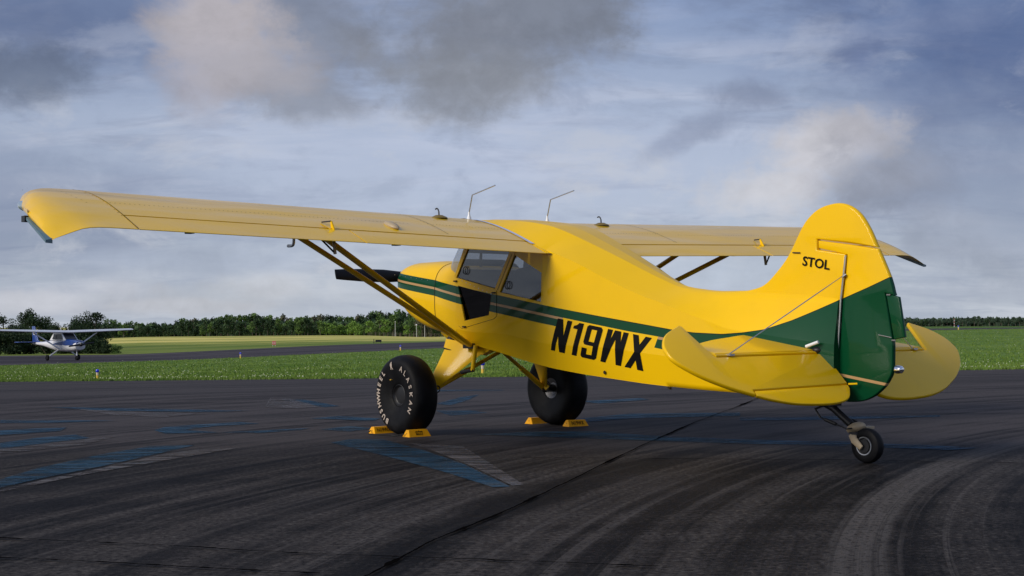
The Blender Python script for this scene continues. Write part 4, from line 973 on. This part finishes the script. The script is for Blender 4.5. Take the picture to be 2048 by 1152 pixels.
for s in (1, -1):
    ST = spline([(-4.398, 1.25), (-4.22, 1.235), (-4.05, 1.10), (-3.90, .80), (-3.80, .50), (-3.71, .22), (-3.68, .04)], 5) + [(-4.398, .04)]
    MB().puff(ST, lambda a, b, c: Vector((a - c*.17, s*b, tz(a) + c)), .055, .03).build('stabilizer', 'yellow_paint', PL, True, angle=50)
    ef = lambda a, b, c: Vector((HX - a*math.cos(DL) - c*math.sin(DL), s*b, HZ - a*math.sin(DL) + c*math.cos(DL)))
    # a = distance aft of the hinge, b = spanwise
    out = spline([(.41, 1.175), (.32, 1.37), (.19, 1.565), (.04, 1.70), (-.07, 1.715), (-.16, 1.675), (-.25, 1.575), (-.335, 1.385)], 5)
    tail = spline([(.40, .105), (.485, .19), (.525, .30), (.540, .50), (.52, .80), (.47, 1.02), (.415, 1.168)], 4)
    if s == 1: EL = [(.012, .045), (.35, .090), (.362, 1.165)] + out
    else: EL = [(.012, .045), (.35, .090)] + tail + out[1:]
    EL += [(-.32, 1.365), (.0, 1.283), (.012, 1.26)]
    ELO = MB().puff(EL, ef, .034, .010).build('elevator', 'yellow_paint', PL, True, angle=50)
    if s == 1:
        MB().puff([(.357, .092)] + tail + [(.369, 1.155)], ef, .026, .007).build('trim_tab', 'yellow_paint', ELO, True, angle=50)
        MB().tube([ef(.36, .095, .02), ef(.40, .06, .06)], .008, 6).build('tab_horn', 'yellow_paint', ELO)
    MB().tube([(-4.405, s*.10, .835), (-4.405, s*1.25, .835)], .012, 8).build('elevator_hinge', 'yellow_paint', PL, True)
    MB().tube([(-4.615, s*.034, 1.432), (-4.41, s*1.11, .846)], .0042, 6).build('tail_brace_wire', 'metal', PL)
    MB().tube([(-4.64, s*.036, 1.438), (-4.62, s*.05, 1.42)], .010, 8).build('wire_fitting', 'dull_metal', PL)
    MB().box((-4.41, s*1.11, .842), (.07, .05, .014)).build('wire_tang', 'metal', PL)
    MB().tube([(-4.41, s*1.0, .80), (-4.30, s*.10, .50)], .006, 6).build('lower_brace_wire', 'metal', PL)
MB().tube([(-4.345, .165, .884), (-4.455, .150, .920)], .013, 10).build('lift_handle', 'antenna_white', PL, True)
MB().ellipsoid((-4.40, .10, .855), (.05, .04, .03)).build('elevator_torque_tube', 'dark_metal', PL, True)
MB().tube([(-4.115, .036, 1.628), (-4.19, .036, 1.624)], .005, 6).build('fin_static_wick', 'dark_metal', PL)
# tail wheel
MB().box((-4.34, 0, .447), (.34, .10, .05)).build('spring_bracket', 'dark_metal', PL)
MB().tube([(-4.33, 0, .46), (-4.47, 0, .405), (-4.64, 0, .285)], .030, 12).build('tail_spring', 'dark_metal', PL, True)
TW = MB().ellipsoid((-4.685, 0, .262), (.085, .06, .042), 18, 10, Matrix.Rotation(R(18), 3, 'Y')).build('tailwheel_casting', 'casting', PL, True)
MB().lathe([(0, -.012), (.062, -.012), (.062, .012), (0, .012)], (-4.695, 0, .222), 'Z', 20).build('swivel_plate', 'dark_metal', TW, True)
MB().box((-4.72, -.09, .262), (.06, .10, .02)).build('steering_arm', 'casting', TW)
for s in (1, -1): MB().tube([(-4.685, s*.045, .215), (-4.715, s*.066, .175), (-4.785, s*.068, .118)], [.034, .030, .022], 10, .45, up=(1, 0, 0)).build('fork', 'casting', TW, True)
WH = MB().lathe([(.055, -.04), (.075, -.047), (.105, -.048), (.124, -.036), (.133, -.012), (.133, .012), (.124, .036), (.105, .048), (.075, .047), (.055, .04)], (-4.79, 0, .1325), 'Y', 36, .0).build('tail_tyre', 'rubber', PL, True)
for s in (1, -1): MB().lathe([(.0, s*.030), (.052, s*.034), (.063, s*.048), (.070, s*.0485), (.072, s*.044)], (-4.79, 0, .1325), 'Y', 30).build('rim', 'metal', WH, True); MB().lathe([(0, s*.05), (.05, s*.049), (.052, s*.03)], (-4.79, 0, .1325), 'Y', 24).build('hub', 'dark_metal', WH, True)
for s in (1, -1):
    a = Vector((-4.40, s*.13, .40)); b = Vector((-4.44, s*.12, .335)); c = Vector((-4.70, s*.13, .262))
    MB().tube([(-4.44, s*.03, .44), a, b], .010, 6).build('rudder_arm', 'dark_metal', PL)
    MB().tube([b, b.lerp(c, .18)], .006, 6).build('steering_chain', 'dark_metal', PL)
    MB().tube([b.lerp(c, .18), b.lerp(c, .60)], .014, 8).build('steering_spring', 'dark_metal', PL)
    MB().tube([b.lerp(c, .60), c, (-4.69, s*.055, .262)], .006, 6).build('steering_chain', 'dark_metal', PL)

# ---- main gear
WR, WXc, WYc, WZc = .394, -.02, .968, .386
PROF = [(.100, .060), (.108, .088), (.125, .100), (.16, .112), (.21, .126), (.26, .136), (.30, .139), (.335, .132), (.362, .112), (.381, .080), (.391, .040), (WR, 0.0)]
PROFS = sorted(spline(PROF, 4))
def sidey(r): return float(np.interp(r, [q[0] for q in PROFS], [q[1] for q in PROFS])) + .0042
for s in (1, -1):
    prof = [(r, s*a) for r, a in PROF] + [(r, -s*a) for r, a in PROF[::-1][1:]]
    e = empty('main_wheel', (WXc, s*WYc, WZc)); e.parent = PL
    ty = MB().lathe([(float(r), float(a)) for r, a in spline(prof, 3)], (0, 0, 0), 'Y', 72, -WZc+.001).build('tyre', 'rubber', e, True, angle=60)
    MB().lathe([(0, s*.070), (.05, s*.072), (.082, s*.066), (.094, s*.074), (.103, s*.090), (.108, s*.088)], (0, 0, 0), 'Y', 36).build('hub_cap', 'dark_metal', e, True)
    MB().lathe([(0, -s*.05), (.06, -s*.052), (.085, -s*.075), (.104, -s*.085), (.108, -s*.088)], (0, 0, 0), 'Y', 36).build('brake_disc', 'dull_metal', e, True)
    if s == 1:
        def arc(word, p0, p1, r0, hh, name):
            n = len(word)
            for i, ch in enumerate(word):
                ph = R(p0 + (p1-p0)*(i/(n-1))); vs, fs, asp = text_mesh(ch, .035); wd = hh*asp*1.0
                V = []
                for u_, v_ in vs:
                    r = r0 + v_*hh; a = ph + (u_-.5)*wd/(r0+hh/2)
                    V.append((-r*math.sin(a), sidey(r)+.0016, r*math.cos(a)))
                MB().add(V, fs).build(name, 'letter_white', e, fix=False)
        arc('ALASKAN', 24, 118, .258, .054, 'tyre_letter'); arc('BUSHWHEEL', 208, 318, .258, .054, 'tyre_letter')
        an = [(-.010, -.035), (-.016, -.030), (-.010, -.012), (-.016, .010), (-.012, .026), (-.004, .034), (.002, .044), (.010, .040), (.012, .026), (.016, .006), (.012, -.010), (.022, -.024), (.030, -.036), (.022, -.038), (.010, -.024), (.003, -.016), (-.002, -.030)]
        ph = R(-11); V = []
        for u_, v_ in an:
            r = .290 + v_; a = ph + u_/.29; V.append((-r*math.sin(a), sidey(r)+.0016, r*math.cos(a)))
        MB().poly(V).build('tyre_emblem', 'letter_white', e, fix=False)
        MB().tube([(-.17*math.sin(R(-28)), sidey(.17)-.005, .17*math.cos(R(-28))), (-.172*math.sin(R(-28)), sidey(.17)+.018, .172*math.cos(R(-28)))], .006, 8).build('tyre_valve', 'light_yellow', e)
    V3 = lambda x, y, z: Vector((x, s*y, z))
    # leg fairing
    rings = []
    for k in range(9):
        t = k/8; fr = V3(-.08, .50, .91).lerp(V3(-.028, .755, .41), t); rr = V3(-.60, .34, .87).lerp(V3(-.13, .735, .41), t)
        nrm = Vector((.02, s*.88, .47)); mid = (fr+rr)/2; hw = (fr-rr)/2
        rings.append([mid + hw*math.cos(a) + nrm*.022*math.sin(a)*(1.2-.4*t) for a in np.linspace(0, 2*math.pi, 21)[:-1]])
    LEG = MB().loft(rings, True, True).build('gear_leg', 'yellow_paint', PL, True, angle=50)
    MB().tube([V3(-.077, .558, .838), V3(-.25, .507, .80), V3(-.47, .452, .752)], .006, 6).build('fairing_seam', 'dark_seam', LEG)
    MB().loft([[V3(.0, .47, .93), V3(-.72, .43, .845), V3(-.72, .38, .82), V3(-.02, .44, .92)], [V3(-.066, .548, .845), V3(-.54, .425, .775), V3(-.55, .385, .765), V3(-.08, .515, .84)]], True, True).build('leg_root_fairing', 'yellow_paint', LEG, True)
    MB().tube([V3(-.08, .742, .42), V3(-.03, .79, .388), V3(-.02, .92, .386)], [.045, .045, .04], 12).build('axle', 'dark_metal', PL, True)
    MB().tube([V3(-.13, .73, .405), V3(-.02, .82, .392)], .028, 10).build('axle_arm', 'yellow_paint', PL, True)
    MB().tube([V3(-.055, .75, .395), V3(-.19, .34, .618)], .026, 14).build('shock_strut', 'yellow_paint', PL, True)
    MB().tube([V3(-.175, .385, .594), V3(-.285, .05, .776), V3(-.335, -.10, .86)], .020, 12).build('shock_rod', 'yellow_paint', PL, True)
    MB().tube(spline([V3(-.06, .75, .40), V3(-.17, .70, .47), V3(-.21, .71, .42), V3(-.10, .74, .37)], 5), .006, 6).build('brake_hose', 'cord_black', PL, True)
MB().tube([(-.555, .52, .87), (-.535, .54, .645), (-.53, .54, .625)], .022, 14).build('boarding_step', 'yellow_paint', PL, True)
MB().tube([(-.55, .54, .63), (-.37, .56, .605)], .018, 12).build('step_tread', 'cord_black', PL, True)
MB().puff([(-2.62, .565), (-2.70, .555), (-2.70, .49), (-2.67, .49)], on_center, .02, .006).build('belly_drain', 'casting', PL, True)
MB().lathe([(.0, .002), (.014, .002), (.016, -.002)], (-2.31, yside(-2.31)-.012, .645), 'Y', 14).build('drain_grommet', 'dark_seam', PL)

# ---- lettering
def skin_y(X, z):
    a, b, c = l_b(X), l_c(X), l_u(X)
    return float(np.interp(z, [a[1], b[1], c[1]], [a[0], b[0], c[0]]))
BL, EU, EV = Vector((-1.694, .837)), Vector((-1.038, -.174)), Vector((-.100, .286))
def stroke_mesh(polys, name, s=1):
    bm = bmesh.new()
    for k, pl in enumerate(polys):
        vs = [bm.verts.new((u_, v_, k*.0004)) for u_, v_ in pl]; bm.faces.new(vs)
    bmesh.ops.triangulate(bm, faces=bm.faces[:])
    for _ in range(4): bmesh.ops.subdivide_edges(bm, edges=[e for e in bm.edges if e.calc_length() > .045], cuts=1)
    bmesh.ops.triangulate(bm, faces=bm.faces[:])
    for v in bm.verts:
        p = BL + EU*v.co.x + EV*v.co.y; v.co = Vector((p.x, s*(skin_y(p.x, p.y)+.0035+v.co.z), p.y))
    me = bpy.data.meshes.new(name); bm.to_mesh(me); bm.free(); me.materials.append(MATS['letter_black'])
    o = bpy.data.objects.new(name, me); COL.objects.link(o); o.parent = PL
rect = lambda a, b, c, d: [(a, c), (b, c), (b, d), (a, d)]
LET = {'N': [rect(0, .052, 0, 1), rect(.110, .162, 0, 1), [(.0, 1), (.060, 1), (.162, 0), (.102, 0)]],
       '1': [rect(.240, .292, 0, 1), [(.192, .80), (.192, .88), (.222, .92), (.246, 1), (.262, 1), (.262, .80)]],
       '9': [[(.352, 1), (.335, .94), (.335, .47), (.352, .40), (.388, .40), (.388, 1)], rect(.370, .470, .885, 1), [(.448, 0), (.448, 1), (.482, 1), (.502, .94), (.502, .06), (.482, 0)], rect(.370, .470, .40, .515), rect(.370, .470, 0, .12), [(.352, 0), (.335, .06), (.335, .30), (.388, .30), (.388, 0)]],
       'W': [rect(.552, .604, 0, 1), [(.556, 0), (.604, 0), (.672, 1), (.626, 1)], [(.636, 1), (.690, 1), (.768, 0), (.714, 0)], [(.716, 0), (.768, 0), (.768, 1), (.716, 1)]],
       'X': [[(.806, 0), (.868, 0), (1.004, 1), (.942, 1)], [(.812, 1), (.870, 1), (1.000, 0), (.938, 0)]]}
for s in (1, -1):
    for ch, pl in LET.items(): stroke_mesh(pl, 'registration_letter', s)
vs, fs, asp = text_mesh('STOL', .020)
for s in (1, -1):
    V = [Vector((-4.208-.268*u_-.012*v_, s*.0345, 1.522-.045*u_+.076*v_)) for u_, v_ in vs]
    MB().add(V, fs).build('fin_lettering', 'letter_black', PL, fix=False)

# ------------------------------------------------------------------ wheel chocks
M_PL = Matrix.Translation((-.2932, 14.5848, 0)) @ Matrix.Rotation(2.2443, 4, 'Z')
def chock(x, y, sgn, text, lab, yaw=0.0, letters=None):
    loc = M_PL @ Vector((x, y, 0)); e = empty('wheel_chock', loc, (0, 0, 2.2443+yaw), label=lab, cat='wheel chock', group='orange wheel chocks')
    L, W, H = .25, .125, .066
    A = [(-W/2, 0), (W/2, 0), (W*.17, H), (-W*.17, H)]
    mb = MB(); rings = []
    for yy, k in ((-L/2, 1), (-L/2+.004, 1), (L/2-.004, 1), (L/2, 1)):
        rings.append([(a*(1 if abs(yy) < L/2 else .97), yy*(1 if b == 0 else .86), b*(1 if abs(yy) < L/2 else .97)) for a, b in A])
    mb.loft(rings, True, True).build('body', 'chock_orange', e)
    # writing lies on the sloping face that looks away from the wheel (aft) or towards the tail
    def face(u_, v_, side):   # u along the chock from port to starboard, v up the slope
        x0 = -W/2*side if side else 0
        return Vector((-W/2 + (W/2-W*.17)*v_ - .0016, (.5-u_)*L*.92, H*v_ + .0012))
    for txt, u0, u1, v0, v1 in text:
        vs, fs, asp = text_mesh(txt, .02)
        V = [face(u0+(u1-u0)*p, v0+(v1-v0)*q, 1) for p, q in vs]
        MB().add(V, fs).build('chock_lettering', 'letter_black', e, fix=False)
    if letters:
        for pl in letters: MB().poly([face(u_, v_, 1) for u_, v_ in pl]).build('chock_emblem', 'letter_black', e, fix=False)
    MB().lathe([(0, .001), (.008, .001), (.009, -.004)], (0, L/2*.93, H*.42), 'Y', 10).build('rope_hole', 'dark_seam', e)
WINGS = [[(.30, .62), (.36, .78), (.46, .70), (.50, .86), (.54, .70), (.64, .78), (.70, .62), (.60, .60), (.50, .64), (.40, .60)]]
chock(-.315, 1.055, 1, [('MAULE', .33, .67, .20, .55)], 'orange chock behind the near tyre with a winged emblem and lettering', .0, WINGS)
chock(.275, 1.07, -1, [('N19WX', .14, .86, .25, .78)], 'orange lettered chock ahead of the near tyre, half hidden by it', .06)
chock(-.315, -.965, 1, [('N19WX', .16, .84, .22, .80)], 'orange chock behind the far tyre showing the registration letters', -.10)
chock(.275, -.93, -1, [], 'plain orange chock ahead of the far tyre', .05)
pts = [M_PL @ Vector(p) for p in ((.275, 1.20, .03), (.20, 1.27, .008), (.05, 1.25, .006), (-.08, 1.20, .006), (-.20, 1.24, .007), (-.30, 1.19, .03))]
tag(MB().tube(spline([tuple(p) for p in pts], 6), .006, 6).build('chock_cord', 'cord_black', None, True), 'thin black cord linking the two chocks of the near wheel', 'cord')
